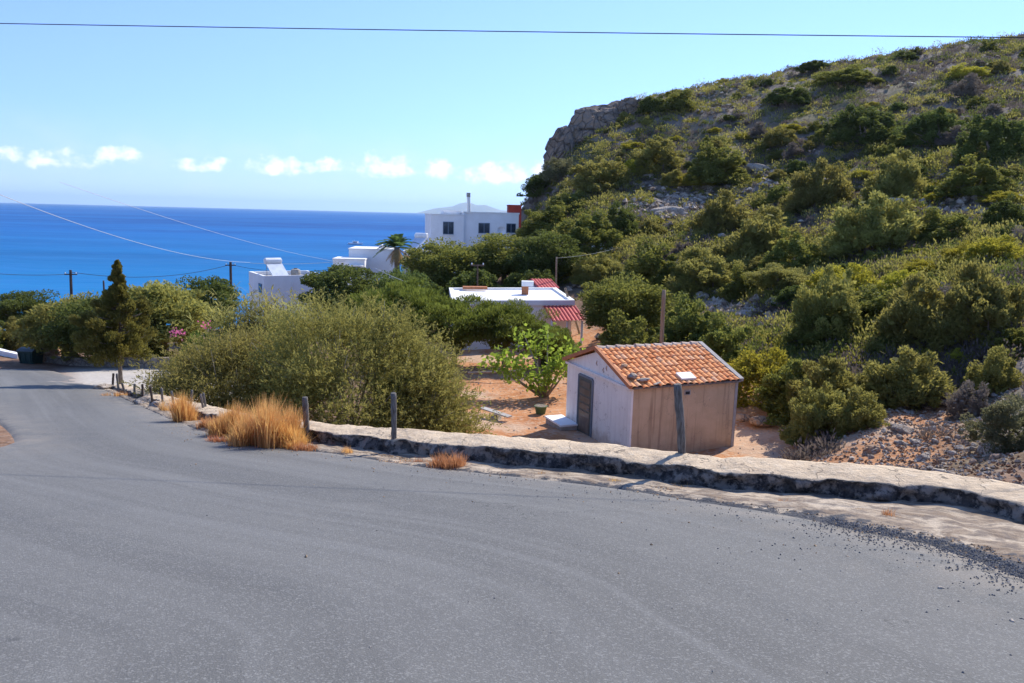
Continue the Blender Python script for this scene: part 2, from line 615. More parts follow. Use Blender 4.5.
def path_normals(p):
    d = np.gradient(p, axis=0)
    d /= np.linalg.norm(d, axis=1)[:, None]
    return np.c_[d[:, 1], -d[:, 0]]      # right of travel (paths run from behind the camera forward)


wn = path_normals(wallb)
for _ in range(30):
    wn = (np.roll(wn, 1, 0) + wn + np.roll(wn, -1, 0))
    wn[0], wn[-1] = wn[1], wn[-2]
    wn /= np.linalg.norm(wn, axis=1)[:, None]
wl = np.r_[0, np.cumsum(np.linalg.norm(np.diff(wallb, axis=0), axis=1))]
WT = np.interp(wallb[:, 1], [0, 8, 12, 20, 26], [.8, .72, .6, .45, .35])     # top width
WH = np.interp(wallb[:, 1], [0, 8, 10, 13, 18, 26], [.21, .20, .235, .19, .15, .12])
wall_back = wallb + wn * WT[:, None]

# ------------------------------------------------------------------ terrain
ctrl = []


def cp(px, py, d):
    q = P(px, py, d)
    ctrl.append((q[0], q[1], q[2]))


def cz(px, d, z):
    q = ray(px, 341.5)
    ctrl.append((q[0] * d, d, z))


for px in (-150, 0, 200, 512, 800, 1024, 1200):
    for d in (2, 4):
        cz(px, d, -SL * d - .1)
for px in (-250, -100, 40, 150, 300):
    cz(px, 8, -SL * 8 - .1)
for px, d in ((-250, 14), (-250, 24), (-250, 40), (-80, 14), (-80, 24), (-80, 38), (40, 20), (40, 30), (40, 42), (150, 29), (150, 40), (100, 36), (220, 30), (-200, 60), (-40, 60)):
    cz(px, d, -SL * d + (.6 if px < -150 else 0) + (2.2 if d == 60 else 0))
# garden
for px, d, z in ((560, 12, -3.6), (700, 12, -3.4), (850, 12, -3.2), (1000, 11, -2.8), (450, 16, -4.3), (640, 16, -4.6), (800, 17, -4.6),
                 (930, 15, -3.6), (1060, 14, -2.8),
                 (566, 24.5, -5.5), (640, 21, -5.4), (733, 23, -5.45), (800, 22.5, -5.3), (690, 27, -5.5), (520, 30, -5.72), (480, 26, -5.6),
                 (490, 36, -5.9), (400, 30, -5.7), (330, 24, -5.2), (400, 22, -5.3), (300, 32, -6.0), (560, 36, -5.7), (620, 34, -5.3),
                 (450, 45, -6.2), (560, 46, -5.9), (350, 45, -6.9), (250, 42, -7.0), (300, 62, -7.6), (200, 62, -8.6), (100, 62, -9.5), (0, 62, -9.5), (-200, 75, -11),
                 (400, 70, -6.6), (470, 62, -5.6), (480, 80, -4.0), (540, 66, -3.6), (430, 85, -5.2), (350, 90, -11), (200, 90, -14), (0, 90, -14.5), (-200, 100, -17)):
    cz(px, d, z)
for px in (-250, -50, 150, 300, 400):
    cz(px, 130, -24)
    cz(px, 200, -30)
    cz(px, 400, -34)
# hill, seen points
for q in ((860, 436, 21), (960, 436, 20), (1040, 425, 19), (840, 405, 25.5), (950, 385, 25.5), (1040, 370, 24), (760, 392, 29), (700, 352, 37),
          (850, 330, 35), (1000, 310, 32), (620, 320, 48), (700, 306, 49), (850, 275, 48), (1000, 255, 44),
          (600, 262, 64), (700, 258, 63), (850, 228, 63), (1000, 195, 58), (560, 240, 74),
          (620, 215, 82), (700, 200, 86), (800, 175, 85), (920, 150, 80), (1040, 125, 78),
          (590, 170, 105), (660, 140, 107), (760, 122, 106), (880, 98, 104), (1010, 75, 102),
          (524, 203, 118), (548, 178, 122), (575, 148, 124), (600, 124, 124), (640, 103, 126), (700, 90, 128), (760, 80, 130), (820, 69, 130), (880, 60, 132), (950, 48, 132), (1024, 38, 132),
          (1150, 30, 130), (1150, 120, 80), (1150, 260, 40), (1150, 370, 22), (1150, 210, 56), (1500, 40, 130), (1500, 130, 80), (1500, 270, 40), (1500, 380, 22)):
    cp(*q)
for px, d, z in ((500, 112, -3), (480, 118, -7), (480, 140, -18), (520, 150, -8), (540, 200, -26), (600, 165, 11), (620, 220, 2), (700, 180, 19), (700, 260, 17), (800, 200, 26), (800, 300, 27), (900, 200, 31), (1024, 200, 37), (1024, 320, 40), (1150, 200, 44), (1150, 330, 48), (560, 320, -20), (480, 300, -34)):
    cz(px, d, z)
for d, z in ((9, -1.75), (14, -1.9), (200, 48), (330, 52)):
    cz(1500, d, z)
ctrl = np.array(ctrl)
KD = .62


def uvd(x, y):
    y = np.maximum(y, .5)
    return np.stack([x / y, KD * np.log(y)], -1)


cu = uvd(ctrl[:, 0], ctrl[:, 1])


def tps_k(r2):
    return .5 * r2 * np.log(r2 + 1e-9)


n_ = len(cu)
A = np.zeros((n_ + 3, n_ + 3))
A[:n_, :n_] = tps_k(((cu[:, None] - cu[None]) ** 2).sum(-1)) + np.eye(n_) * 2e-4
A[:n_, n_], A[:n_, n_ + 1:] = 1, cu
A[n_, :n_], A[n_ + 1:, :n_] = 1, cu.T
# interpolate slope-like heights (height relative to distance) for even behaviour at all ranges
rhs = np.r_[(ctrl[:, 2] - 1.6) / ctrl[:, 1], 0, 0, 0]
sol = np.linalg.solve(A, rhs)


def tps(x, y):
    q = uvd(x, y)
    out = np.empty(len(q))
    for i in range(0, len(q), 8000):
        b = q[i:i + 8000]
        out[i:i + 8000] = tps_k(((b[:, None] - cu[None]) ** 2).sum(-1)) @ sol[:n_] + sol[n_] + b @ sol[n_ + 1:]
    return 1.6 + out * np.maximum(y, .5)


roadpoly = np.vstack([wall_back, left[::-1] + np.array([-2.5, 0])])


def seg_dist(p, poly, closed=True):
    a = poly
    b = np.roll(poly, -1, 0) if closed else poly[1:]
    if not closed:
        a = poly[:-1]
    best = np.full(len(p), 1e9)
    for i in range(len(a)):
        d = b[i] - a[i]
        t = np.clip(((p - a[i]) @ d) / (d @ d + 1e-12), 0, 1)
        q = a[i] + t[:, None] * d
        best = np.minimum(best, ((p - q) ** 2).sum(1))
    return np.sqrt(best)


def inside(p, poly):
    x, y = p[:, 0], p[:, 1]
    c = np.zeros(len(p), bool)
    n = len(poly)
    j = n - 1
    for i in range(n):
        xi, yi = poly[i]
        xj, yj = poly[j]
        with np.errstate(divide='ignore', invalid='ignore'):
            k = ((yi > y) != (yj > y)) & (x < (xj - xi) * (y - yi) / (yj - yi + 1e-12) + xi)
        c ^= k
        j = i
    return c


rp_coarse = roadpoly[::3]
NU, ND = 500, 330
us = np.linspace(-1.85, 1.85, NU)
ds = np.exp(np.linspace(math.log(2.2), math.log(420), ND))
UU, DD = np.meshgrid(us, ds)
X, Y = (UU * DD).ravel(), DD.ravel()
Z = tps(X, Y)
Pxy = np.c_[X, Y]
ins = inside(Pxy, rp_coarse)
near_mask = (Y < 60)
dist = np.full(len(X), 99.0)
dist[near_mask] = seg_dist(Pxy[near_mask], rp_coarse[::2])
w_out = np.where(ins, 0.0, sstep(.05, .9, dist))
right_side = X > -12
hillm = sstep(-4.9, -3.2, Z) * sstep(12, 20, Y) * sstep(.03, .22, X / Y + np.where(Y > 50, .12, 0))
base_noise = fbm(np.c_[X, Y, Z * 0], .18, 4, 3.1)
fine_noise = fbm(np.c_[X, Y, Z * 0], 1.1, 3, 9.7)
amp = .06 + hillm * (.25 + np.minimum(Y, 140) * .006)
Zn = Z + base_noise * amp + fine_noise * (.04 + .20 * hillm)
Z = (-SL * Y - .05) * (1 - w_out) + Zn * w_out
far_l = (Y > 46) & ins
Zg = Z.reshape(ND, NU)


def ground(x, y):
    x, y = np.atleast_1d(np.asarray(x, float)), np.atleast_1d(np.asarray(y, float))
    u = np.clip((x / y - us[0]) / (us[1] - us[0]), 0, NU - 1.001)
    v = np.clip((np.log(y) - math.log(2.2)) / (math.log(420) - math.log(2.2)) * (ND - 1), 0, ND - 1.001)
    i, j = v.astype(int), u.astype(int)
    a, b = v - i, u - j
    return (Zg[i, j] * (1 - a) * (1 - b) + Zg[i + 1, j] * a * (1 - b) + Zg[i, j + 1] * (1 - a) * b + Zg[i + 1, j + 1] * a * b)


def g1(x, y):
    return float(ground(x, y)[0])


def hit(px, py, d0=12, d1=200):
    """where the line of sight through a picture point meets the ground"""
    r = ray(px, py)
    d = np.exp(np.linspace(math.log(d0), math.log(d1), 700))
    z = ground(r[0] * d, d)
    s = 1.6 + r[2] * d - z
    k = np.where(s < 0)[0]
    if len(k) == 0:
        return None
    d = d[k[0]]
    return np.array([r[0] * d, d, g1(r[0] * d, d)])


idx = np.arange(ND * NU).reshape(ND, NU)
Q = np.stack([idx[:-1, :-1], idx[:-1, 1:], idx[1:, 1:], idx[1:, :-1]], -1).reshape(-1, 4)
# near ground behind the camera: one skirt row
lot = sstep(-.62, -.56, UU.ravel()) * (1 - sstep(-.36, -.30, UU.ravel())) * sstep(20, 23, Y) * (1 - sstep(43, 46, Y))
lot = np.maximum(lot, .65 * (1 - sstep(.8, 2.0, dist)) * (X < -4) * sstep(14, 16, Y))
lf = (X < -5) & (Y < 20)
red = (1 - sstep(-5.2, -4.2, Zg.ravel())) * sstep(-.16, -.09, UU.ravel()) * sstep(8, 12, Y) * (1 - sstep(45, 52, Y))
red = np.maximum(red, .8 * sstep(.28, .38, UU.ravel()) * (1 - sstep(.56, .64, UU.ravel())) * sstep(16, 18, Y) * (1 - sstep(25, 29, Y)))
ter = link('ground', mesh('ground', np.c_[X, Y, Zg.ravel()], Q, M['terrain'], {'hill': hillm, 'lot': lot, 'red': red}, smooth=True))
tag(ter, 'dry rocky hillside and orange earth garden ground falling towards the sea', kind='structure')

# ------------------------------------------------------------------ road
NA = 170
ra, _ = resample(asph, .1)
la, _ = resample(left, .1)
ra = ra[np.linspace(0, len(ra) - 1, NA).astype(int)]
la = la[np.linspace(0, len(la) - 1, NA).astype(int)]
MA = 40
t = np.linspace(0, 1, MA)
rv = np.r_[0, np.cumsum(np.linalg.norm(np.diff((ra + la) / 2, axis=0), axis=1))]
jag = np.array([mnoise.noise((v * 1.7, 3.3, 0)) + .5 * mnoise.noise((v * 5.1, 7.3, 0)) for v in rv]) * .10
rn = path_normals(ra)
ra2 = ra + rn * jag[:, None]
G = ra2[:, None] * (1 - t)[None, :, None] + la[:, None] * t[None, :, None]
Vr = np.c_[G.reshape(-1, 2), (-SL * G[..., 1]).ravel()]
und = np.array([mnoise.noise((p[0] * .35, p[1] * .35, 1.5)) for p in Vr]) * .015
edge_drop = np.tile(-.03 * np.exp(-t * 60), NA)
Vr[:, 2] += und + edge_drop + .004 - np.tile(.09 * np.exp(-(1 - t) * 45), NA)
wid = np.linalg.norm(ra2 - la, axis=1)
uvr = np.stack([(t[None] * wid[:, None]).ravel(), np.repeat(rv, MA)], -1)
rfull, rarc = resample(smooth_path(asph, 1), .15)
for _ in range(30):
    rfull[1:-1] = (rfull[:-2] + rfull[1:-1] * 2 + rfull[2:]) / 4
dmin, amin = np.full(len(Vr), 1e9), np.zeros(len(Vr))
for i_ in range(len(rfull) - 1):
    dv = rfull[i_ + 1] - rfull[i_]
    tt_ = np.clip(((Vr[:, :2] - rfull[i_]) @ dv) / (dv @ dv), 0, 1)
    dq = np.hypot(*(Vr[:, :2] - rfull[i_] - tt_[:, None] * dv).T)
    s_ = dq < dmin
    dmin[s_] = dq[s_]
    amin[s_] = rarc[i_] + tt_[s_] * .15
uvr = np.stack([dmin, amin], -1)
edge = np.exp(-(t[None] * wid[:, None]) / .55) + np.exp(-((1 - t[None]) * wid[:, None]) / .6)
ii = np.arange(NA * MA).reshape(NA, MA)
Qr = np.stack([ii[:-1, :-1], ii[1:, :-1], ii[1:, 1:], ii[:-1, 1:]], -1).reshape(-1, 4)[:, ::-1]
road = link('road', mesh('road', Vr, Qr, M['asphalt'], {'edge': np.clip(edge.ravel(), 0, 1)}, smooth=True, uv=uvr))
tag(road, 'weathered grey asphalt road running downhill in a left bend', kind='structure')

# shoulder between asphalt and wall
NS = 260
wb2 = wallb[np.linspace(0, len(wallb) - 1, NS).astype(int)]
ra3, _ = resample(asph, .05)
# match each wall point with the nearest asphalt edge point
ai = np.array([np.argmin(((ra3 - p) ** 2).sum(1)) for p in wb2])
ai = np.maximum.accumulate(ai)
ed = ra3[ai] - path_normals(wb2) * .22
MS = 14
ts = np.linspace(0, 1, MS)
Gs = ed[:, None] * (1 - ts)[None, :, None] + (wb2 + path_normals(wb2) * .06)[:, None] * ts[None, :, None]
Vs = np.c_[Gs.reshape(-1, 2), (-SL * Gs[..., 1]).ravel()]
nz = fbm(Vs, 1.6, 4, 2.2)
lift = np.tile(-.035 + .06 * sstep(0, .35, ts), NS)
Vs[:, 2] += lift + (nz + np.round(fbm(Vs, 3.1, 3, 6.1) * 3) / 3 * .8) * .03 * np.tile(sstep(0, .4, ts), NS)
svs = np.r_[0, np.cumsum(np.linalg.norm(np.diff(wb2, axis=0), axis=1))]
uvs = np.stack([np.tile(ts, NS), np.repeat(svs, MS)], -1)
tar = np.tile(1 - sstep(.05, .55, ts), NS) * .75
ii = np.arange(NS * MS).reshape(NS, MS)
Qs = np.stack([ii[:-1, :-1], ii[1:, :-1], ii[1:, 1:], ii[:-1, 1:]], -1).reshape(-1, 4)
sh = link('road_shoulder', mesh('road_shoulder', Vs, Qs, M['apron'], {'tar': tar}, smooth=True, uv=uvs))
tag(sh, 'crumbling pale cement strip between asphalt and low wall', kind='structure')

# ------------------------------------------------------------------ low wall beside the road
prof_n = 26
NW = len(wallb)
rows, facea = [], []
for k in range(prof_n):
    q = k / (prof_n - 1)
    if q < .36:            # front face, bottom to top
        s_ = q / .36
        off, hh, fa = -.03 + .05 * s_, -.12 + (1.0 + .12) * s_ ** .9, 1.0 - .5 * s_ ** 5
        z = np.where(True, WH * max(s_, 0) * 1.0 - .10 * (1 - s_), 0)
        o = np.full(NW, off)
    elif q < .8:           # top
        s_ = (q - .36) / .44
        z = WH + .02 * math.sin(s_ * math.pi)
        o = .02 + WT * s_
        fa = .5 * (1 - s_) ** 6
    else:                  # back face down
        s_ = (q - .8) / .2
        z = WH - 1.7 * s_
        o = .02 + WT + .10 * s_
        fa = .0
    xy = wallb + wn * np.asarray(o)[:, None]
    rows.append(np.c_[xy, -SL * wallb[:, 1] + z])
    facea.append(np.full(NW, fa))
VW = np.stack(rows, 1)
fw_ = np.stack(facea, 1)
flat = VW.reshape(-1, 3)
n1 = fbm(flat, 1.4, 3, 5.5).reshape(NW, prof_n)
n2 = fbm(flat, 6.0, 3, 8.5).reshape(NW, prof_n)
isf = sstep(.2, .9, fw_)
n3 = np.array([mnoise.voronoi(Vector((p[0] * 3.4, p[1] * 3.4, p[2] * 5.0)))[0][0] for p in flat]).reshape(NW, prof_n)
disp = (n1 * .07 + n2 * .08 + (n3 - .35) * .17) * isf
VW[:, :, 0] += wn[:, 0:1] * disp
VW[:, :, 1] += wn[:, 1:2] * disp
VW[:, :, 2] += n1 * .03 + n2 * .016
ii = np.arange(NW * prof_n).reshape(NW, prof_n)
QW = np.stack([ii[:-1, :-1], ii[:-1, 1:], ii[1:, 1:], ii[1:, :-1]], -1).reshape(-1, 4)[:, ::-1]
wall = put('retaining_wall', VW.reshape(-1, 3), QW, M['kerbwall'], attrs={'face': fw_.ravel()}, smooth=True)
tag(wall, 'low rough roadside wall with pale flat top and face blackened by tar and painted shade', 'wall')

# ------------------------------------------------------------------ sea, headland
Vq = []
ys = np.r_[np.linspace(60, 1200, 20), np.geomspace(1500, 29000, 20)]
xs = np.r_[-np.geomspace(29000, 300, 14), np.linspace(-240, 240, 9), np.geomspace(300, 29000, 14)]
XX, YY = np.meshgrid(xs, ys)
SEA = -22.0
ii = np.arange(XX.size).reshape(XX.shape)
Qq = np.stack([ii[:-1, :-1], ii[:-1, 1:], ii[1:, 1:], ii[1:, :-1]], -1).reshape(-1, 4)
sea = link('sea', mesh('sea', np.c_[XX.ravel(), YY.ravel(), np.full(XX.size, SEA)], Qq, M['sea']))
tag(sea, 'calm deep blue sea reaching the horizon', kind='structure')
# far headland
hx = np.linspace(0, 1, 70)
prof = np.interp(hx, [0, .03, .1, .18, .25, .31, .37, .43, .5, .62, .75, 1], [0, 50, 110, 190, 205, 290, 300, 262, 250, 130, 90, 60]) * .95
hv = []
for k, (a, b) in enumerate(((-.02, 0), (.25, .6), (.5, 1), (.75, .6), (1, 0))):
    for i, x in enumerate(hx):
        q = ray(415 + x * 135, 206)
        d = 20000 + 2600 * a
        nn = 1 + .25 * mnoise.noise((x * 9, k * 1.7, 0))
        hv.append((q[0] * 20000, d, SEA + (prof[i] + 22) * b * nn - (2 if b == 0 else 0)))
ii = np.arange(5 * 70).reshape(5, 70)
Qh = np.stack([ii[:-1, :-1], ii[:-1, 1:], ii[1:, 1:], ii[1:, :-1]], -1).reshape(-1, 4)
hd = link('hills', mesh('hills', np.array(hv), Qh, simple('headland', (.16, .15, .10), (.22, .19, .14), .002, .95, .1), smooth=True))
tag(hd, 'distant hazy headland across the water', kind='structure')

# ------------------------------------------------------------------ plants
def rdir(n, r):
    v = r.normal(size=(n, 3))
    return v / np.linalg.norm(v, axis=1)[:, None]


def leaves(C, T, l, w, r, tint, fold=0.0):
    """diamond leaves: centres C, directions T, lengths l, widths w"""
    n = len(C)
    T = T / (np.linalg.norm(T, axis=1)[:, None] + 1e-9)
    s = np.cross(T, rdir(n, r))
    s /= np.linalg.norm(s, axis=1)[:, None] + 1e-9
    l = np.broadcast_to(l, (n,))[:, None]
    w = np.broadcast_to(w, (n,))[:, None]
    V = np.stack([C - T * l * .5, C + s * w * .5, C + T * l * .5, C - s * w * .5], 1).reshape(-1, 3)
    Qd = np.arange(n * 4).reshape(n, 4)
    return V, Qd, np.repeat(tint, 4)


def crown_pts(r, shape, ncl, nlf, lump=.28):
    """clump centres inside the crown + points in the clumps; unit crown x,y in +-.5, z 0..1"""
    d = rdir(ncl, r)
    if shape == 'dome':
        d[:, 2] = np.abs(d[:, 2]) * 1.0 - .12
    rad = r.uniform(.35, 1.0, ncl) ** .45
    sd = r.uniform(0, 50)
    lum = np.array([1 + lump * 1.7 * mnoise.noise((q[0] * 1.6 + sd, q[1] * 1.6, q[2] * 1.6)) for q in d])
    if shape == 'dome':
        ctr, sc = np.array([0, 0, .06]), np.array([.46, .46, .86])
    elif shape == 'round':
        ctr, sc = np.array([0, 0, .56]), np.array([.45, .45, .40])
    elif shape == 'flat':
        ctr, sc = np.array([0, 0, .62]), np.array([.47, .47, .30])
    else:
        ctr, sc = np.array([0, 0, .5]), np.array([.45, .45, .45])
    cc = ctr + d * sc * (rad * lum)[:, None] * .86
    cr = r.uniform(.07, .17, ncl)
    k = r.integers(0, ncl, nlf)
    o = rdir(nlf, r) * (r.uniform(.2, 1, nlf) ** .5)[:, None]
    o[:, 2] *= .75
    pts = cc[k] + o * cr[k][:, None] * (sc / sc.max())
    pts[:, 2] = np.maximum(pts[:, 2], .005)
    return cc, pts, d[k], o, k


def crown_mesh(name, mat, seed, shape='round', ncl=60, nlf=6000, ll=.05, lw=.028, up=.35, outw=.7, rnd=.8, lump=.28, core=700):
    nlf, ll, lw, ncl = int(nlf * 1.9), ll * .74, lw * .74, int(ncl * 1.35)
    r = np.random.default_rng(seed)
    cc, pts, dk, o, k = crown_pts(r, shape, ncl, nlf, lump)
    T = dk * outw + np.array([0, 0, up]) + rdir(nlf, r) * rnd
    ct = r.uniform(0, 1, ncl)
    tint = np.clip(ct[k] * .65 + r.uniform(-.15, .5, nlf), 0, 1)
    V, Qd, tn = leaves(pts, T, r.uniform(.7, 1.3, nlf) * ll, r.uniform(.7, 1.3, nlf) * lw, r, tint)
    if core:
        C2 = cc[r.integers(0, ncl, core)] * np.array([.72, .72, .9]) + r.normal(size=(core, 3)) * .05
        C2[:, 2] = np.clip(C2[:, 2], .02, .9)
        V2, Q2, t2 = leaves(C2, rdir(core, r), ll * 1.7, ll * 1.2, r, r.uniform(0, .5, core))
        Qd = np.vstack([Qd, Q2 + len(V)])
        V = np.vstack([V, V2])
        tn = np.r_[tn, t2]
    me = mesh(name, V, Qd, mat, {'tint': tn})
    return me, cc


def trunk_mesh(name, cc, seed, base_r=.035, trunk_h=.28, mat=None, nlimb=9, lean=0.0, multi=False):
    r = np.random.default_rng(seed)
    mb = MB()
    top = np.array([lean, 0, trunk_h])
    if not multi:
        mb.tube([[0, 0, -.06], [lean * .3, .01, trunk_h * .5], top], [base_r * 1.25, base_r, base_r * .8], 8)
    for i in range(nlimb):
        e = cc[r.integers(0, len(cc))] * np.array([.85, .85, .9])
        s = top if not multi else np.array([r.uniform(-.04, .04), r.uniform(-.04, .04), -.05])
        mid = s + (e - s) * .5 + r.normal(size=3) * .04
        mb.tube([s, mid, e], [base_r * .6, base_r * .38, base_r * .12], 6)
    V, Fs = mb.raw()
    return mesh(name, V, Fs, mat or M['bark'], smooth=True)


PROTO = {}


def proto(kind):
    """three (crown mesh, trunk mesh) variants per kind of plant"""
    if kind in PROTO:
        return PROTO[kind]
    spec = {
        # kind: (mat, shape, ncl, nlf, ll, lw, up, outw, rnd, lump, trunk(base_r, h, multi))
        'lentisk': ('lentisk', 'dome', 75, 8500, .050, .030, .35, .7, .8, .30, (.022, .2, True)),
        'olive': ('olive', 'dome', 80, 9000, .060, .020, .55, .6, .7, .34, (.024, .25, True)),
        'olivetree': ('olive', 'round', 75, 9000, .060, .022, .45, .6, .8, .34, (.034, .28, False)),
        'dark': ('dark', 'dome', 80, 9000, .046, .030, .3, .7, .8, .26, (.022, .2, True)),
        'darktree': ('dark', 'round', 85, 10000, .042, .026, .3, .7, .8, .28, (.030, .26, False)),
        'greentree': ('lentisk', 'round', 85, 10000, .046, .024, .4, .7, .8, .30, (.030, .24, False)),
        'pine': ('pine', 'flat', 70, 10000, .058, .010, .9, .5, .6, .30, (.026, .38, False)),
        'pinebush': ('pine', 'dome', 90, 12000, .056, .013, .8, .5, .6, .30, (.022, .2, True)),
        'yellow': ('yellow', 'dome', 90, 7000, .042, .024, .6, .7, .6, .22, (.015, .2, True)),
        'bright': ('lentisk', 'dome', 70, 8000, .055, .030, .4, .7, .8, .3, (.02, .2, True)),
        'grey': ('grey', 'dome', 70, 7000, .050, .016, .6, .6, .7, .28, (.018, .2, True)),
        'dry': ('dry', 'dome', 60, 3500, .075, .010, .7, .8, .6, .30, (.012, .2, True)),
    }[kind]
    out = []
    for k in range(3):
        sd = abs(hash_(kind)) + k * 17
        me, cc = crown_mesh('crown', M[spec[0]], sd, spec[1], spec[2], spec[3], spec[4], spec[5], spec[6], spec[7], spec[8], spec[9])
        br, th, mu = spec[10]
        tr = trunk_mesh('trunk', cc, sd + 5, br, th, None, 9, 0, mu)
        out.append((me, tr))
    PROTO[kind] = out
    return out


def hash_(s):
    h = 7
    for c in s:
        h = (h * 31 + ord(c)) % 100003
    return h


def plant(name, kind, pos, w, h, label, cat='shrub', group=None, parts=True, variant=None, rot=None, sink=.04):
    me, tr = proto(kind)[(variant if variant is not None else random.randrange(3))]
    rot = random.uniform(0, 6.28) if rot is None else rot
    if parts:
        t_ = thing(name, label, cat, (pos[0], pos[1], pos[2] - sink * h), group)
        t_.rotation_euler = (0, 0, rot)
        t_.scale = (w, w, h)
        link('crown', me, t_)
        link('trunk' if 'tree' in name else 'stems', tr, t_)
        return t_
    o = link(name, me)
    o.location = (pos[0], pos[1], pos[2] - sink * h)
    o.rotation_euler = (0, 0, rot)
    o.scale = (w, w, h)
    return tag(o, label, cat, group)


def plant_at(name, kind, px, top, w_px, label, d=None, base=None, cat='shrub', group=None, parts=True, variant=None):
    """px: picture column, top: picture row of its top; d: distance, or base: picture row of its foot"""
    if d is None:
        q = hit(px, base)
        if q is None:
            return None
        d = q[1]
    q = P(px, top, d)
    z = g1(q[0], d)
    h = max(.3, q[2] - z)
    return plant(name, kind, (q[0], d, z), w_px * 1.18 * d / F, h * 1.12, label, cat, group, parts, variant)


# the big feathery bush beside the wall: two, each with its own dense crown
def feather_bush(px, d, w, top, label, seed, nlf=42000, name='feathery_shrub', mat='tamarisk', depth=.8, ll=.13, lw=.024):
    r = np.random.default_rng(seed)
    q = P(px, top, d)
    z = g1(q[0], d)
    h = q[2] - z
    t_ = thing(name, label, 'shrub', (q[0], d, z))
    ncl = 150
    dd = rdir(ncl, r)
    dd[:, 2] = np.abs(dd[:, 2]) * 1.05 - .18
    sd = r.uniform(0, 50)
    lum = np.array([1 + .42 * mnoise.noise((v[0] * 1.5 + sd, v[1] * 1.5, v[2] * 1.8)) for v in dd])
    cc = np.array([0, 0, h * .22]) + dd * np.array([w * .5, w * .5 * depth, h * .70]) * (r.uniform(.45, 1, ncl) ** .5 * lum)[:, None]
    cc[:, 2] = np.maximum(cc[:, 2], .25)
    # twigs: short curved sprays from every clump; leaves sit along the twigs
    nt = nlf // 14
    k = r.integers(0, ncl, nt)
    st = cc[k] + r.normal(size=(nt, 3)) * np.array([.30, .30, .24])
    dr = dd[k] * .75 + np.array([0, 0, .5]) + rdir(nt, r) * .8
    dr /= np.linalg.norm(dr, axis=1)[:, None]
    tl = r.uniform(.35, .95, nt)
    f = r.uniform(0, 1, (nt, 14))
    droop = np.array([0, 0, -1.0])
    pts = st[:, None] + dr[:, None] * (f * tl[:, None])[..., None] + droop * (f ** 2 * .14 * tl[:, None])[..., None]
    pts = pts.reshape(-1, 3) + r.normal(size=(nt * 14, 3)) * .028
    T = np.repeat(dr, 14, 0) + rdir(nt * 14, r) * .85
    ct = r.uniform(0, 1, ncl)
    tint = np.clip(np.repeat(ct[k], 14) * .55 + r.uniform(-.1, .55, nt * 14), 0, 1)
    V, Qd, tn = leaves(pts, T, r.uniform(.5, 1.2, nt * 14) * ll, lw * r.uniform(.7, 1.5, nt * 14), r, tint)
    V[:, 2] = np.maximum(V[:, 2], 0.0)
    link('crown', mesh('crown', V, Qd, M[mat], {'tint': tn}), t_)
    mb = MB()
    for i in range(46):
        e = cc[r.integers(0, ncl)] * 1.04
        s = np.array([r.uniform(-.3, .3), r.uniform(-.3, .3), -.15])
        mid = s + (e - s) * .5 + np.array([0, 0, -.15]) + r.normal(size=3) * .12
        mb.tube([s, mid, e], [.05, .028, .008], 5)
    for i in range(160):
        c0 = cc[r.integers(0, ncl)]
        e = c0 * 1.08 + r.normal(size=3) * .35 + np.array([0, 0, .2])
        mb.tube([c0 * .8, (c0 * .8 + e) / 2 + r.normal(size=3) * .05, e], [.013, .010, .004], 4)
    V, Fs = mb.raw()
    link('branches', mesh('branches', V, Fs, M['palebark'], smooth=True), t_)
    return t_


feather_bush(344, 22.0, 6.3, 294, 'biggest feathery olive green bush, rising behind the wooden post on the wall', 11, 120000)
feather_bush(228, 22.6, 4.6, 331, 'smaller feathery olive bush behind the tall dry grass, pale branch showing below', 12, 60000)
feather_bush(420, 21.2, 1.9, 358, 'low feathery green bush against the wall at the edge of the orange yard', 13, 34000, mat='tamarisk')

# cypress
def cypress():
    b = on_road(121, 386)
    d = b[1]
    b[2] = g1(b[0], d)
    top = P(117, 262, d)
    h = top[2] - b[2]
    t_ = thing('cypress_tree', 'young conifer with thin leader top and bare trunk standing at the road edge', 'tree', b)
    r = np.random.default_rng(3)
    mb = MB()
    lx = top[0] - b[0]
    mb.tube([[0, 0, -.2], [lx * .2 - .02, 0, h * .2], [lx * .5 + .03, 0, h * .5], [lx, 0, h * .98]], [.085, .07, .045, .008], 8)
    ncl = 230
    hz = r.uniform(.25, 1.0, ncl)
    prof_ = np.interp(hz, [.24, .32, .45, .58, .68, .74, .80, .88, 1.0], [.6, 1.0, 1.1, .95, .62, .30, .18, .15, .04])
    an = r.uniform(0, 6.28, ncl)
    rr = prof_ * r.uniform(.2, 1.15, ncl) * 1.25
    cc = np.c_[lx * hz + np.cos(an) * rr, np.sin(an) * rr, hz * h + r.normal(size=ncl) * .08]
    for i in range(0, ncl, 2):
        s = np.array([lx * hz[i], 0, max(hz[i] * h - .3 * rr[i], h * .24)])
        mb.tube([s, (s + cc[i]) / 2 + [0, 0, -.05], cc[i]], [.022, .014, .006], 5)
    nl = 52000
    k = r.integers(0, ncl, nl)
    cr = np.interp(hz, [.2, .65, .8, 1], [.27, .17, .11, .07])
    o = rdir(nl, r) * (r.uniform(.1, 1, nl) ** .6)[:, None] * cr[k][:, None]
    od = np.c_[np.cos(an[k]), np.sin(an[k]), np.full(nl, .9)]
    tint = np.clip(r.uniform(0, 1, ncl)[k] * .7 + r.uniform(-.1, .4, nl), 0, 1)
    V, Qd, tn = leaves(cc[k] + o, od + rdir(nl, r) * .7, r.uniform(.07, .16, nl), r.uniform(.03, .05, nl), r, tint)
    link('crown', mesh('crown', V, Qd, M['cypress'], {'tint': tn}), t_)
    V, Fs = mb.raw()
    link('trunk', mesh('trunk', V, Fs, M['bark'], smooth=True), t_)


cypress()

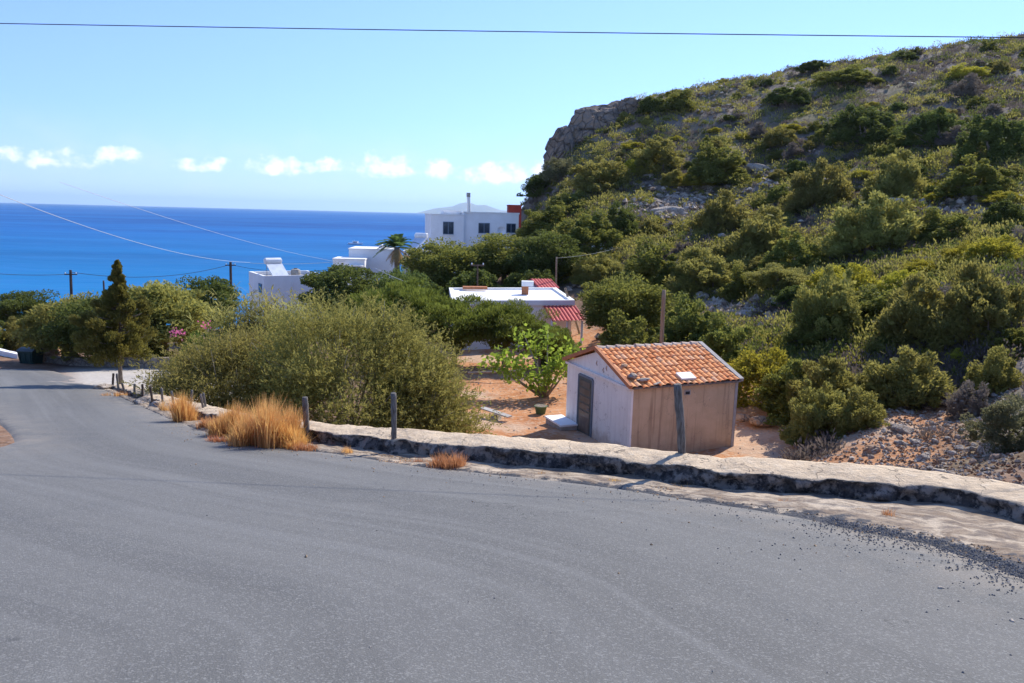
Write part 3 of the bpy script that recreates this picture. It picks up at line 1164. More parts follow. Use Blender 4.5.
# trees near the road end and in the gardens
PL = [
    # name, kind, px, top, w_px, d, label
    ('tree', 'olivetree', 70, 298, 72, 46, 'grey green tree between the dark bin and the pole against the sea'),
    ('tree', 'darktree', 108, 290, 84, 44.5, 'dark tree crown directly behind the young conifer'),
    ('tree', 'olivetree', 160, 283, 96, 47, 'olive green tree behind and right of the young conifer'),
    ('tree', 'darktree', 209, 277, 52, 56, 'round dark tree against the sea beside the white cube house'),
    ('tree', 'darktree', 22, 291, 54, 62, 'dark green tree against the sea above the yellowish bush at the road end'),
    ('shrub', 'olive', 16, 311, 56, 52, 'yellowish green bush above the white kerb at the road end'),
    ('shrub', 'dark', -30, 305, 60, 50, 'dark bush at the edge of the picture beyond the road'),
    ('shrub', 'lentisk', 52, 330, 36, 47.5, 'small green bush behind the tan boulder'),
    ('shrub', 'lentisk', 140, 330, 60, 46, 'green bush overhanging the stone wall behind the pale lot'),
    ('shrub', 'pinebush', 195, 318, 56, 42, 'leafy green bush above the pink flowers'),
    ('tree', 'darktree', 345, 265, 76, 56, 'broad dark green crown in front of the white house with the solar tank'),
    ('tree', 'darktree', 400, 268, 62, 54, 'dark green crown below the palm'),
    ('tree', 'greentree', 448, 241, 84, 66, 'large green tree below the tall white house, nearest the palm'),
    ('tree', 'greentree', 505, 238, 80, 67, 'large green tree hiding the lower wall of the tall white house'),
    ('tree', 'darktree', 550, 232, 66, 63, 'large dark tree behind the white flat roof'),
    ('shrub', 'dark', 478, 255, 70, 60, 'dark thicket directly behind the white flat roof'),
    ('shrub', 'dark', 530, 258, 60, 58, 'dark shrub behind the small chimney of the white flat roof'),
    ('shrub', 'dark', 430, 268, 50, 58, 'dark shrub between the palm and the white flat roof'),
    ('tree', 'pine', 405, 280, 84, 40, 'light green pine behind the feathery bush'),
    ('tree', 'pine', 455, 296, 86, 38.5, 'green pine in front of the white flat roof, far end'),
    ('tree', 'pine', 506, 299, 72, 38, 'green pine in front of the white flat roof, near the red tiles'),
    ('tree', 'pine', 540, 322, 50, 37, 'small green pine below the red tiled lean-to'),
    ('shrub', 'pinebush', 558, 313, 46, 38, 'small green bush in front of the red tiled lean-to'),
    ('shrub', 'dark', 481, 205, 20, 96, 'dark bush peeping over the roof of the tall white house'),
    ('tree', 'greentree', 624, 276, 84, 42, 'broad dark olive tree behind the hut, nearest the red tiles'),
    ('shrub', 'lentisk', 632, 305, 80, 35, 'dark shrub close behind the ridge of the tiled hut'),
    ('shrub', 'lentisk', 692, 288, 76, 38, 'bushy green shrub behind the hut right of the wooden pole'),
    ('shrub', 'lentisk', 728, 310, 70, 32, 'green shrub behind the far roof end of the hut'),
    ('shrub', 'yellow', 768, 330, 92, 28, 'yellow green broad bush right behind the hut wall'),
    ('shrub', 'bright', 800, 345, 74, 26, 'leafy green bush between the yellow bush and the olive bush'),
    ('shrub', 'olive', 832, 346, 88, 25, 'tall olive green bush standing on the orange bank'),
    ('shrub', 'olive', 908, 338, 100, 24.5, 'wide rounded olive bush above the rubble slope'),
    ('shrub', 'olive', 856, 380, 66, 22.0, 'low olive bush hanging over the orange earth'),
    ('shrub', 'olive', 828, 372, 74, 22.5, 'low dense olive bush at the left edge of the rubble slope'),
    ('shrub', 'grey', 1014, 388, 74, 17.0, 'grey green bush beside the rubble at the picture edge'),
    ('shrub', 'bright', 1018, 322, 50, 27, 'bright green bush at the picture edge above the grey one'),
    ('shrub', 'bright', 1012, 276, 60, 31, 'bright green tall bush below the hillside trees at the edge'),
    ('shrub', 'dry', 935, 378, 50, 24, 'grey twiggy dry shrub above the rubble slope'),
    ('shrub', 'dry', 972, 372, 44, 22, 'grey dry brush between the rubble slope and the edge shrub'),
    ('shrub', 'olive', 1000, 338, 60, 24, 'olive green shrub over the dark hollow at the picture edge'),
    ('shrub', 'yellow', 960, 346, 30, 28, 'small yellowish bush above the rubble slope'),
    ('tree', 'olivetree', 780, 266, 46, 46, 'small lone olive tree with a visible trunk among rocks'),
]
for name, kind, px, top, wpx, d, label in PL:
    plant_at({'tree': 'tree', 'shrub': 'shrub'}[name], kind, px, top, wpx * 1.08, label, d=d, cat=name)

# hillside: larger shrubs placed by foot row
HP = [
    # kind, px, top, base, w_px, label
    ('olive', 835, 254, 338, 70, 'tall olive shrub in the middle of the lower hillside'),
    ('olive', 918, 262, 340, 92, 'big olive shrub above the rubble slope'),
    ('olive', 985, 250, 335, 90, 'big olive tree shrub at the right of the lower hillside'),
    ('yellow', 848, 252, 296, 80, 'broad yellow green cushion shrub across the lower hillside'),
    ('yellow', 905, 262, 292, 50, 'yellow cushion shrub next to the big olive shrub'),
    ('yellow', 1000, 226, 262, 60, 'bright yellow shrub at the right picture edge'),
    ('yellow', 965, 238, 262, 44, 'yellow shrub left of the bright edge shrub'),
    ('lentisk', 830, 300, 338, 74, 'dark green spreading shrub above the yellow bush by the hut'),
    ('lentisk', 655, 232, 290, 88, 'wide green shrub above the broad olive tree behind the hut'),
    ('olive', 705, 240, 292, 84, 'olive shrub above the wooden pole of the hut'),
    ('olive', 602, 248, 282, 60, 'light olive shrub right of the white flowering cactus'),
    ('lentisk', 590, 205, 252, 76, 'green shrub mass above the tall white house trees'),
    ('lentisk', 545, 203, 236, 60, 'green shrub just right of the tall white house'),
    ('lentisk', 570, 188, 215, 56, 'shrub on the ridge right of the red shed'),
    ('dark', 620, 200, 236, 46, 'dark shrub left of the bare rocky gully'),
    ('olive', 770, 196, 262, 96, 'large olive thicket in the middle of the hillside'),
    ('olive', 725, 182, 232, 60, 'olive shrub above the rocky gully'),
    ('olive', 878, 182, 252, 104, 'largest rounded olive tree of the hillside'),
    ('olive', 822, 150, 208, 70, 'olive tree shrub with pale twigs high on the slope'),
    ('olive', 905, 140, 200, 70, 'olive tree shrub beside the dark one high on the slope'),
    ('dark', 868, 94, 142, 70, 'dark wind bent tree on the upper hillside'),
    ('dark', 938, 98, 142, 60, 'dark tree on the upper hillside right of the wind bent one'),
    ('dark', 1000, 100, 160, 66, 'dark tree at the right edge of the upper hillside'),
    ('lentisk', 985, 152, 192, 70, 'bright green spreading shrub on the right upper slope'),
    ('dark', 1010, 192, 230, 46, 'dark shrub below the bright spreading shrub at the edge'),
    ('lentisk', 720, 138, 182, 66, 'green thicket below the cliff end'),
    ('olive', 660, 134, 172, 60, 'olive thicket to the right of the cliff foot'),
    ('olive', 600, 150, 190, 66, 'grey green shrub at the foot of the cliff'),
    ('grey', 560, 150, 180, 36, 'pale shrub at the seaward foot of the cliff'),
    ('dark', 654, 90, 112, 34, 'dark shrub on the skyline above the cliff'),
    ('lentisk', 677, 88, 110, 40, 'greener shrub on the skyline uphill of the dark one above the cliff'),
    ('dark', 815, 57, 72, 34, 'dark rounded shrub on the skyline'),
    ('dark', 905, 50, 62, 30, 'small dark shrub on the right skyline'),
    ('dark', 790, 82, 104, 46, 'dark green mat shrub just below the skyline'),
    ('lentisk', 850, 66, 84, 60, 'long low green shrub below the skyline'),
    ('yellow', 700, 168, 186, 44, 'yellowish cushion shrub above the gully'),
    ('yellow', 640, 156, 174, 40, 'yellowish shrub below the cliff'),
    ('dark', 520, 178, 210, 40, 'dark shrub on the slope end above the red shed'),
    ('dark', 540, 165, 195, 36, 'dark shrub leaning on the lower skyline'),
    ('lentisk', 745, 262, 300, 50, 'green shrub left of the lone olive tree'),
    ('lentisk', 800, 225, 268, 60, 'dark green shrub between the two large olive thickets'),
    ('lentisk', 950, 205, 240, 60, 'dark green shrub right of the largest olive tree'),
    ('olive', 640, 290, 330, 60, 'olive shrub above the hut pole'),
]
placed = []
for kind, px, top, base, wpx, label in HP:
    o = plant_at('tree' if 'tree' in label and 'trees' not in label else 'shrub', kind, px, top, wpx * 1.05, label, base=base, cat='tree' if ' tree' in label and 'trees' not in label else 'shrub')
    if o:
        placed.append((o.location.x, o.location.y, wpx * o.location.y / F * .5))

def scr(x, y, z):
    v = np.c_[x, y, z] - CAM
    q = v @ FW
    return 512 + F * (v @ RT) / q, 341.5 - F * (v @ UP) / q


def openness(px, py):
    g_ = .9 * np.exp(-((px - 685) / 48) ** 2 - ((py - 204) / 21) ** 2 * 1.0)
    g_ = np.maximum(g_, .9 * np.exp(-((px - 728) / 34) ** 2 - ((py - 306) / 17) ** 2))
    g_ = np.maximum(g_, .8 * np.exp(-((px - 716) / 26) ** 2 - ((py - 98) / 11) ** 2))
    g_ = np.maximum(g_, .7 * np.exp(-((px - 768) / 26) ** 2 - ((py - 178) / 14) ** 2))
    g_ = np.maximum(g_, .6 * np.exp(-((px - 985) / 50) ** 2 - ((py - 212) / 12) ** 2))
    return g_


# the countless smaller shrubs of the hillside
kinds = [('dry', 'grey brown dead looking bush on the rocky hillside', 'dead looking hillside bushes'),
         ('lentisk', 'dark green rounded shrub on the rocky hillside', 'dark green hillside shrubs'),
         ('olive', 'dull olive shrub growing on the rocky hillside', 'olive hillside shrubs'),
         ('dark', 'blackish green low shrub on the rocky hillside', 'blackish green hillside shrubs'),
         ('yellow', 'yellow green cushion shrub on the rocky hillside', 'yellow green hillside cushions'),
         ('grey', 'grey green low shrub on the rocky hillside', 'grey green hillside shrubs')]
cnt = 0
tries = 0
pl = np.array(placed)
while cnt < 285 and tries < 9000:
    tries += 1
    px = random.uniform(515, 1180)
    py = random.uniform(45, 330)
    q = hit(px, py, 20, 135)
    if q is None or q[1] > 133:
        continue
    if q[2] < -3.5 and px < 760:
        continue
    # bare gully and stony ground stay open
    if 640 < px < 745 and 170 < py < 232 and random.random() < .8:
        continue
    if 690 < px < 770 and 285 < py < 330:
        continue
    up = max(0, min(1, (px - 650) / 300)) * max(0, min(1, (170 - py) / 60))
    if random.random() < up * .3:
        continue
    if random.random() < float(openness(np.array(px), np.array(py))) * 1.05:
        continue
    wt = [.10, .28, .28, .13, .15, .06]
    k = random.choices(range(6), wt)[0]
    s = 1.35 * math.exp(random.gauss(.45, .42)) * min(1.15, .62 + q[1] / 170)
    if np.any((pl[:, 0] - q[0]) ** 2 + (pl[:, 1] - q[1]) ** 2 < (pl[:, 2] * .62 + s * .25) ** 2):
        continue
    pl = np.vstack([pl, [q[0], q[1], s * .5]])
    kd, lab, grp = kinds[k]
    hh = s * random.uniform(.42, .68) * (.6 if kd in ('yellow', 'grey') else 1)
    plant('shrub', kd, q, s, hh, lab, 'shrub', grp, parts=False)
    cnt += 1


# low dry cushions and green mats: ground cover nobody could count
def ground_cover(name, mat, n, size, hgt, label, region, seed, nleaf=26, ll=.22, lw=.035, thr=0.0, far=1.0, hi=0.0):
    r = np.random.default_rng(seed)
    X_, D_ = np.zeros(0), np.zeros(0)
    while len(X_) < n:
        m_ = 6000
        px = r.uniform(region[0], region[2], m_)
        d = np.exp(r.uniform(math.log(region[1]), math.log(region[3]), m_))
        x = (px - 512) / F * d
        z = ground(x, d)
        dens = np.array([mnoise.noise((p * .13 + seed, q * .13, 0)) for p, q in zip(x, d)])
        ok = (dens + r.uniform(-.5, .5, m_) > thr) & (z > -5.0) & ((px > 690) | (d > 62) | ((px > 590) & (d > 34)))
        ok &= ~((px > 845) & (px < 1050) & (d < 26)) & ~((d < 34) & (px < 780))
        sx_, sy_ = scr(x, d, z)
        op_ = openness(sx_, sy_)
        hi_ = np.clip((sx_ - 640) / 160, 0, 1) * np.clip((175 - sy_) / 50, 0, 1) * hi
        ok &= r.uniform(0, 1, m_) > np.maximum(op_, hi_)
        X_, D_ = np.r_[X_, x[ok]], np.r_[D_, d[ok]]
    X_, D_ = X_[:n], D_[:n]
    s = r.uniform(*size, n) * (.75 + D_ / 200 * far)
    h = s * r.uniform(*hgt, n)
    dd = rdir(n * nleaf, r)
    dd[:, 2] = np.abs(dd[:, 2])
    c0 = np.repeat(np.c_[X_, D_, ground(X_, D_) - .04], nleaf, 0)
    sc = np.repeat(np.c_[s * .5, s * .5, h], nleaf, 0)
    pts = c0 + dd * sc * r.uniform(.45, 1, n * nleaf)[:, None]
    k = np.repeat(.7 + D_ / 160, nleaf)
    V, Qd, tn = leaves(pts, dd + np.array([0, 0, .5]) + rdir(n * nleaf, r) * .6, ll * k * r.uniform(.6, 1.3, n * nleaf), lw * k * r.uniform(.7, 1.4, n * nleaf), r,
                       np.clip(np.repeat(r.uniform(0, .7, n), nleaf) + r.uniform(0, .4, n * nleaf), 0, 1))
    o = link(name, mesh(name, V, Qd, M[mat], {'tint': tn}))
    return tag(o, label, kind='stuff')


ground_cover('dry_undergrowth', 'dry', 13500, (.5, 1.4), (.35, .6), 'dry grey brown thorny cushions covering the hillside', (520, 20, 1270, 136), 5, 40, .22, .060, -.15)
ground_cover('green_undergrowth', 'lentisk', 5600, (.5, 1.5), (.3, .55), 'low green mats between the hillside shrubs', (520, 22, 1270, 136), 6, 46, .18, .085, .05, hi=.55)
ground_cover('yellow_undergrowth', 'yellow', 2900, (.5, 1.3), (.3, .5), 'low yellow green cushions between the hillside shrubs', (560, 28, 1270, 136), 8, 50, .15, .075, .1, hi=.75)
ground_cover('olive_undergrowth', 'olive', 2400, (1.0, 2.2), (.4, .65), 'olive thicket growth between the hillside shrubs', (530, 30, 1270, 136), 9, 90, .20, .075, .15, hi=.6)
ground_cover('dark_undergrowth', 'dark', 2600, (.7, 1.9), (.35, .55), 'dark low scrub patches between the hillside shrubs', (530, 30, 1270, 136), 19, 70, .20, .080, .1)


# grasses
def grass(px, py, w_px, h_px, label, n, mat='straw', name='dry_grass', d=None, seed=0, splay=.55, bw=.009, off=0.0):
    r = np.random.default_rng(seed + int(px))
    if d is None:
        b = on_road(px, py, off)
    else:
        b = P(px, py, d)
        b[2] = g1(b[0], d)
    d = b[1]
    w, h = w_px * d / F, h_px * d / F
    base = np.c_[r.normal(size=n) * w * .22, r.normal(size=n) * w * .12, np.full(n, -.02)]
    base[:, 2] -= SL * base[:, 1]
    nsub = max(3, int(w / .16))
    sc_ = np.c_[r.normal(size=nsub) * w * .25, r.normal(size=nsub) * w * .14]
    sh_ = r.uniform(.55, 1.1, nsub)
    sl_ = r.normal(size=(nsub, 2)) * .25
    ks = r.integers(0, nsub, n)
    lo_ = r.normal(size=(n, 2)) * min(.07, w * .12)
    base[:, :2] = sc_[ks] + lo_
    base[:, 2] = -.02 - SL * base[:, 1]
    an = r.uniform(0, 6.28, n)
    ln = h * r.uniform(.3, 1.1, n) * sh_[ks] * np.exp(-(base[:, 0] / (w * .55)) ** 2) ** .5
    lean = r.uniform(.05, 1, n) * splay
    hd_ = np.c_[np.cos(an), np.sin(an), np.zeros(n)]
    hd_ = hd_ * .6 + np.c_[lo_ / min(.07, w * .12) * .35 + sl_[ks] + base[:, :2] / w * .5, np.zeros(n)]
    V = []
    side = np.cross(hd_, [0, 0, 1.0])
    side /= np.linalg.norm(side, axis=1)[:, None] + 1e-9
    for f, ww in ((0, 1), (.5, .8), (1, .12)):
        c = base + np.array([0, 0, 1.0]) * (ln * f * (1 - .25 * f * lean))[:, None] + hd_ * (ln * lean * f ** 1.8)[:, None]
        V.append(c + side * bw * ww * .5)
        V.append(c - side * bw * ww * .5)
    V = np.stack(V, 1).reshape(-1, 3)
    i = np.arange(n)[:, None] * 6
    Qg = np.vstack([i + np.array([0, 1, 3, 2]), i + np.array([2, 3, 5, 4])])
    o = link(name, mesh(name, V, Qg, M[mat], {'tint': np.repeat(np.clip(r.uniform(-.1, 1, n), 0, 1), 6)}))
    o.location = tuple(b)
    return tag(o, label, 'grass')


grass(268, 444, 70, 50, 'tallest clump of orange dry grass beside the wooden post', 5200, seed=1)
grass(232, 436, 56, 42, 'dry grass clump left of the tallest one', 3400, seed=2)
grass(284, 446, 36, 44, 'dry grass clump at the foot of the nearer wooden post', 2000, seed=8)
grass(183, 421, 34, 32, 'tall dry grass clump among the short fence posts', 2000, seed=3)
grass(206, 429, 26, 18, 'brownish matted dry grass between the two tall clumps', 1200, 'rust', seed=4)
grass(163, 411, 14, 15, 'small dry grass tuft at the row of short posts', 260, seed=5)
grass(118, 396, 26, 8, 'low dry grass at the foot of the conifer', 350, seed=15)
grass(308, 450, 30, 15, 'low rusty grass tuft in front of the wooden post', 500, 'rust', seed=6, splay=.6)
grass(452, 467, 38, 25, 'rusty round dry tuft growing at the wall foot', 1100, 'rust', seed=7, splay=.75)
grass(889, 518, 14, 16, 'tiny reddish tuft on the broken cement strip', 160, 'rust', seed=9, splay=.8, bw=.006)
grass(441, 440, 44, 20, 'thin orange grass behind the wall near the feathery bush', 240, 'straw', d=15.5, seed=10)
grass(690, 489, 60, 6, 'flat straw litter at the wall foot below the big post', 420, 'straw', seed=12, splay=1.6, bw=.006)
grass(395, 462, 50, 5, 'thin straw fringe at the wall foot', 380, 'straw', seed=13, splay=1.5, bw=.006)
for px, py, w_, h_, n_g, mt, lb in ((345, 453, 22, 10, 200, 'straw', 'sparse straw tuft at the wall foot left of the upright post'), (420, 463, 18, 9, 160, 'rust', 'small rust tuft at the wall foot near the round tuft'),
                                (540, 474, 20, 6, 160, 'straw', 'short straw fringe under the wall beyond the hut bench'), (612, 483, 26, 8, 200, 'straw', 'short straw tuft below the wall in front of the gable'),
                                (715, 498, 34, 9, 240, 'straw', 'sparse dry weeds below the wall right of the big post'), (790, 503, 22, 8, 150, 'rust', 'small rusty weeds where the broken cement begins'),
                                (860, 512, 22, 6, 140, 'straw', 'flattened straw on the broken cement'), (248, 441, 30, 22, 500, 'straw', 'low straw clump between the two big dry clumps'),
                                (222, 441, 26, 12, 300, 'rust', 'short rusty stubble in front of the dry clumps'), (296, 449, 20, 20, 360, 'straw', 'small straw clump at the right end of the tallest clump')):
    grass(px, py, w_, h_, lb, n_g, mt, seed=30, splay=.8, bw=.007)
grass(925, 470, 50, 30, 'dry brown weeds on the rubble slope', 200, 'dry', d=20, seed=14)


# oleander, reeds, fig, palm
def oleander():
    d = 35.0
    q = P(200, 330, d)
    z = g1(q[0], d)
    t_ = thing('oleander', 'leafy oleander with pink flowers behind the feathery bush', 'shrub', (q[0], d, z))
    r = np.random.default_rng(21)
    h = q[2] - z + .2
    me, cc = crown_mesh('crown', M['pinebush' if False else 'pine'], 31, 'dome', 70, 7000, .05, .016, .8, .5, .6)
    c = link('crown', me, t_)
    c.scale = (3.6, 2.4, h)
    for i, (px, py) in enumerate(((205, 325), (174, 331), (180, 334))):
        w = P(px, py, d - 1.15) - np.array(t_.location)
        n = 22
        pts = w + r.normal(size=(n, 3)) * np.array([.13, .13, .12])
        V, Qd, tn = leaves(pts, rdir(n, r), .11, .09, r, r.uniform(0, 1, n))
        link('flower', mesh('flower', V, Qd, M['pink'], {'tint': tn}), t_)


oleander()


def reeds(px, top, d, w_px, label, seed, n=230):
    r = np.random.default_rng(seed)
    q = P(px, top, d)
    z = g1(q[0], d)
    h = q[2] - z
    w = w_px * d / F
    t_ = thing('giant_reed', label, 'reed', (q[0], d, z))
    V, QQ, TT = [], [], []
    mb = MB()
    off = 0
    for i in range(n):
        a = np.array([r.normal() * w * .24, r.normal() * w * .2, 0])
        hh = h * r.uniform(.6, 1.0)
        ln = np.array([r.normal() * .12, r.normal() * .12, 1.0])
        if i % 4 == 0:
            mb.tube([a, a + ln * hh * .95], [.018, .008], 4, cap=False)
        m_ = 15
        f = r.uniform(.3, 1.0, m_)
        c0 = a + ln * (f * hh)[:, None]
        an = r.uniform(0, 6.28, m_)
        hdv = np.c_[np.cos(an), np.sin(an), r.uniform(.3, 1.1, m_)]
        hdv /= np.linalg.norm(hdv, axis=1)[:, None]
        L = r.uniform(.35, .7, m_)
        sd = np.cross(hdv, [0, 0, 1.0])
        sd /= np.linalg.norm(sd, axis=1)[:, None]
        p1 = c0 + hdv * (L * .6)[:, None]
        p2 = c0 + hdv * L[:, None] + np.array([0, 0, -.18])
        vv = np.stack([c0 - sd * .015, c0 + sd * .015, p1 + sd * .025, p1 - sd * .025, p2 + sd * .004, p2 - sd * .004], 1).reshape(-1, 3)
        k = np.arange(m_)[:, None] * 6 + off
        QQ.append(np.vstack([k + [0, 1, 2, 3], k + [3, 2, 4, 5]]))
        V.append(vv)
        TT.append(np.repeat(np.clip(f * .8 + r.uniform(-.3, .3, m_), 0, 1), 6))
        off += len(vv)
    link('leaves', mesh('leaves', np.vstack(V), np.vstack(QQ), M['reed'], {'tint': np.concatenate(TT)}), t_)
    Vv, Fs = mb.raw()
    link('canes', mesh('canes', Vv, Fs, M['reed'], {'tint': np.full(len(Vv), .8)}), t_)


reeds(258, 288, 38, 70, 'yellow green reed clump below the white cube house', 41)
reeds(288, 298, 36, 44, 'smaller reed clump beside the feathery bush', 42, 120)
reeds(226, 306, 37, 36, 'low reed clump above the pink oleander', 43, 90)


def fig():
    d = 30.5
    b = P(545, 392, d)
    b[2] = g1(b[0], d)
    t_ = thing('fig_tree', 'young fig tree with big bright green leaves on the orange earth', 'tree', b)
    r = np.random.default_rng(51)
    mb = MB()
    ends = []
    for (px, py, dy) in ((500, 352, .3), (515, 362, -.5), (535, 345, .5), (560, 350, -.3), (575, 345, .2), (488, 362, 0), (548, 330, .3), (522, 330, .6), (548, 375, -.6), (530, 372, -.7), (556, 362, -.5), (508, 372, -.2), (570, 365, .4), (538, 384, -.5)):
        e = P(px, py, d + dy) - b
        ends.append(e)
        mid = e * .5 + r.normal(size=3) * .08
        mb.tube([[0, 0, -.1], mid, e], [.06, .035, .012], 6)
    ends = np.array(ends)
    n = 950
    k = r.integers(0, len(ends), n)
    pts = ends[k] * r.uniform(.75, 1.05, n)[:, None] + r.normal(size=(n, 3)) * np.array([.24, .24, .17])
    pts[:, 2] = np.maximum(pts[:, 2], .15)
    T = rdir(n, r) + np.array([0, 0, -.1])
    V, Qd, tn = leaves(pts, T, r.uniform(.14, .28, n), r.uniform(.12, .22, n), r, r.uniform(0, 1, n))
    link('crown', mesh('crown', V, Qd, M['bright'], {'tint': tn}), t_)
    Vv, Fs = mb.raw()
    link('trunk', mesh('trunk', Vv, Fs, M['palebark'], smooth=True), t_)


fig()


def palm():
    d = 66.0
    c = P(397, 247, d)
    z = g1(c[0], d)
    t_ = thing('palm_tree', 'short palm with drooping dead fronds beside the white houses', 'tree', (c[0], d, z))
    r = np.random.default_rng(61)
    h = c[2] - z
    mb = MB()
    mb.tube([[0, 0, -.3], [0, 0, h * .6], [0, 0, h]], [.26, .22, .25], 10)
    Vv, Fs = mb.raw()
    link('trunk', mesh('trunk', Vv, Fs, M['bark'], smooth=True), t_)

    def fronds(name, mat, n, el0, el1, L, droop):
        V, TT = [], []
        for i in range(n):
            an = r.uniform(0, 6.28)
            el = r.uniform(el0, el1)
            hdv = np.array([math.cos(an) * math.cos(el), math.sin(an) * math.cos(el), math.sin(el)])
            l = L * r.uniform(.8, 1.15)
            sd = np.cross(hdv, [0, 0, 1.0])
            sd /= np.linalg.norm(sd)
            for s in np.linspace(.12, 1, 18):
                p = np.array([0, 0, h]) + hdv * l * s + np.array([0, 0, -droop * l * s * s])
                for sg in (-1, 1):
                    tip = p + (sd * sg * .42 * math.sin(math.pi * min(s, .95)) ** .6 + hdv * .22 + np.array([0, 0, -.14])) * l * .42
                    w_ = hdv * .045
                    V += [p - w_, p + w_, tip + w_ * .2, tip - w_ * .2]
                    TT += [r.uniform(0, 1)] * 4
        V = np.array(V)
        link(name, mesh(name, V, np.arange(len(V)).reshape(-1, 4), M[mat], {'tint': np.array(TT)}), t_)
    fronds('fronds', 'palm', 42, -.1, 1.35, 2.1, .5)
    fronds('dead_fronds', 'deadpalm', 18, -1.25, -.5, 1.5, .1)


palm()

# flowering prickly plant with white blooms
def bloom():
    d = 68.0
    c = P(598, 252, d)
    z = g1(c[0], d)
    t_ = thing('flowering_bush', 'bush dotted with white blooms right of the dark trees', 'shrub', (c[0], d, z))
    r = np.random.default_rng(71)
    me, cc = crown_mesh('crown', M['pine'], 72, 'dome', 40, 3500, .09, .05, .3, .6, .8)
    o = link('crown', me, t_)
    hh = P(598, 246, d)[2] - z
    o.scale = (3.6, 2.4, hh)
    for px, py in ((593, 247), (601, 247), (606, 250), (588, 253), (597, 253), (603, 256), (583, 260), (610, 248)):
        w = P(px, py, d - 1.2) - np.array(t_.location)
        n = 26
        V, Qd, tn = leaves(w + r.normal(size=(n, 3)) * .10, rdir(n, r), .13, .12, r, r.uniform(0, 1, n))
        link('flower', mesh('flower', V, Qd, M['white_petal'], {'tint': tn}), t_)


bloom()

# ------------------------------------------------------------------ rocks
def rock_mesh(seed, mat, sub=3, flat=.75, rough=.35, freq=1.3):
    import bmesh
    bm = bmesh.new()
    bmesh.ops.create_icosphere(bm, subdivisions=sub, radius=.5)
    r = random.Random(seed)
    planes = []
    for _ in range(9):
        v = Vector((r.gauss(0, 1), r.gauss(0, 1), r.gauss(0, .8))).normalized()
        planes.append((v, r.uniform(.26, .44)))
    for v in bm.verts:
        p = v.co.copy()
        for nrm, dd in planes:
            k = p.dot(nrm) - dd
            if k > 0:
                p -= nrm * k * .9
        nn = mnoise.noise(p * freq * 2 + Vector((seed, 0, 0))) * rough * .35 + mnoise.noise(p * freq * 6 + Vector((seed, 3, 0))) * rough * .13
        p *= 1 + nn
        p.z *= flat
        v.co = p
    me = bpy.data.meshes.new('rock')
    bm.to_mesh(me)
    bm.free()
    me.materials.append(mat)
    return me


ROCKS = [rock_mesh(i, M['limestone'] if i % 2 else M['greyrock']) for i in range(6)]
OROCKS = [rock_mesh(20 + i, M['orangerock']) for i in range(3)]


def rock(q, s, label, group=None, me=None, name='rock', sx=None, cat='rock'):
    o = link(name, me or random.choice(ROCKS))
    o.location = (q[0], q[1], q[2] + s * .08)
    o.rotation_euler = (random.uniform(-.3, .3), random.uniform(-.3, .3), random.uniform(0, 6.28))
    sx = sx or (random.uniform(.8, 1.5), random.uniform(.7, 1.1), random.uniform(.6, 1.0))
    o.scale = tuple(s * v for v in sx)
    return tag(o, label, cat, group)


# rubble slope behind the wall at the right: the larger stones one by one
c_ = 0
while c_ < 130:
    px = random.gauss(935, 48)
    py = random.gauss(436, 26)
    if not (850 < px < 1005 and 372 < py < 475) or (px < 880 and py > 440 and random.random() < .5):
        continue
    q = hit(px, py, 10, 40)
    if q is None:
        continue
    s = random.choice((.10, .13, .16, .2, .26)) * random.uniform(.8, 1.3)
    rock(q, s, 'broken limestone piece lying on the rubble slope above the wall', 'stones of the rubble slope', me=random.choice(ROCKS + OROCKS[:1]))
    c_ += 1
for px, py, s, lab in ((762, 424, .9, 'wide orange boulder in the bank right of the hut'), (800, 428, .7, 'orange boulder below the tall olive bush'),
                       (744, 420, .55, 'smaller orange boulder nearest the hut corner'), (945, 405, .6, 'grey boulder at the top of the rubble slope'),
                       (902, 432, .55, 'dark grey boulder at the lower end of the rubble slope'), (812, 444, .35, 'small white stone on the orange earth'),
                       (990, 452, .5, 'pale boulder half under the grey green bush'), (870, 452, .5, 'brown rock ledge on the orange bank')):
    q = hit(px, py, 10, 60)
    if q is not None:
        rock(q, s, lab, me=OROCKS[0] if 'orange' in lab or 'brown' in lab else ROCKS[1 if 'pale' in lab or 'white' in lab else 0], name='boulder', cat='boulder')
# hillside stones
c_ = 0
while c_ < 150:
    if random.random() < .5:
        px, py = random.gauss(690, 32), random.gauss(205, 20)
    elif random.random() < .35:
        px, py = random.gauss(725, 26), random.gauss(302, 12)
    elif random.random() < .35:
        px, py = random.gauss(715, 18), random.gauss(98, 9)
    else:
        px, py = random.uniform(560, 1030), random.uniform(60, 330)
    q = hit(px, py, 20, 135)
    if q is None or q[1] > 134 or q[2] < -4.5:
        continue
    s = random.choice((.4, .5, .7, .9, 1.3)) * random.uniform(.7, 1.3) * min(1, q[1] / 60 + .2)
    rock(q, s, 'weathered pale rock lying on the shrubby hillside', 'loose rocks of the hillside')
    c_ += 1
for px, py, s, lab in ((668, 214, 2.6, 'pale grey rock block in the bare gully'), (762, 172, 2.6, 'long pale rock below the thicket high on the slope'),
                       (742, 318, 1.5, 'long grey slab rock left of the lone olive tree'), (720, 296, 1.8, 'grey slab rock above the hut in the rocky gully'),
                       (772, 240, 1.7, 'pale rock between the olive thickets'), (905, 208, 2.0, 'pale flat ledge rock left of the bright spreading shrub')):
    q = hit(px, py, 20, 135)
    if q is not None:
        rock(q, s, lab, me=ROCKS[1 if 'pale' in lab else 0], name='boulder', sx=(1.5, .8, .6), cat='boulder')


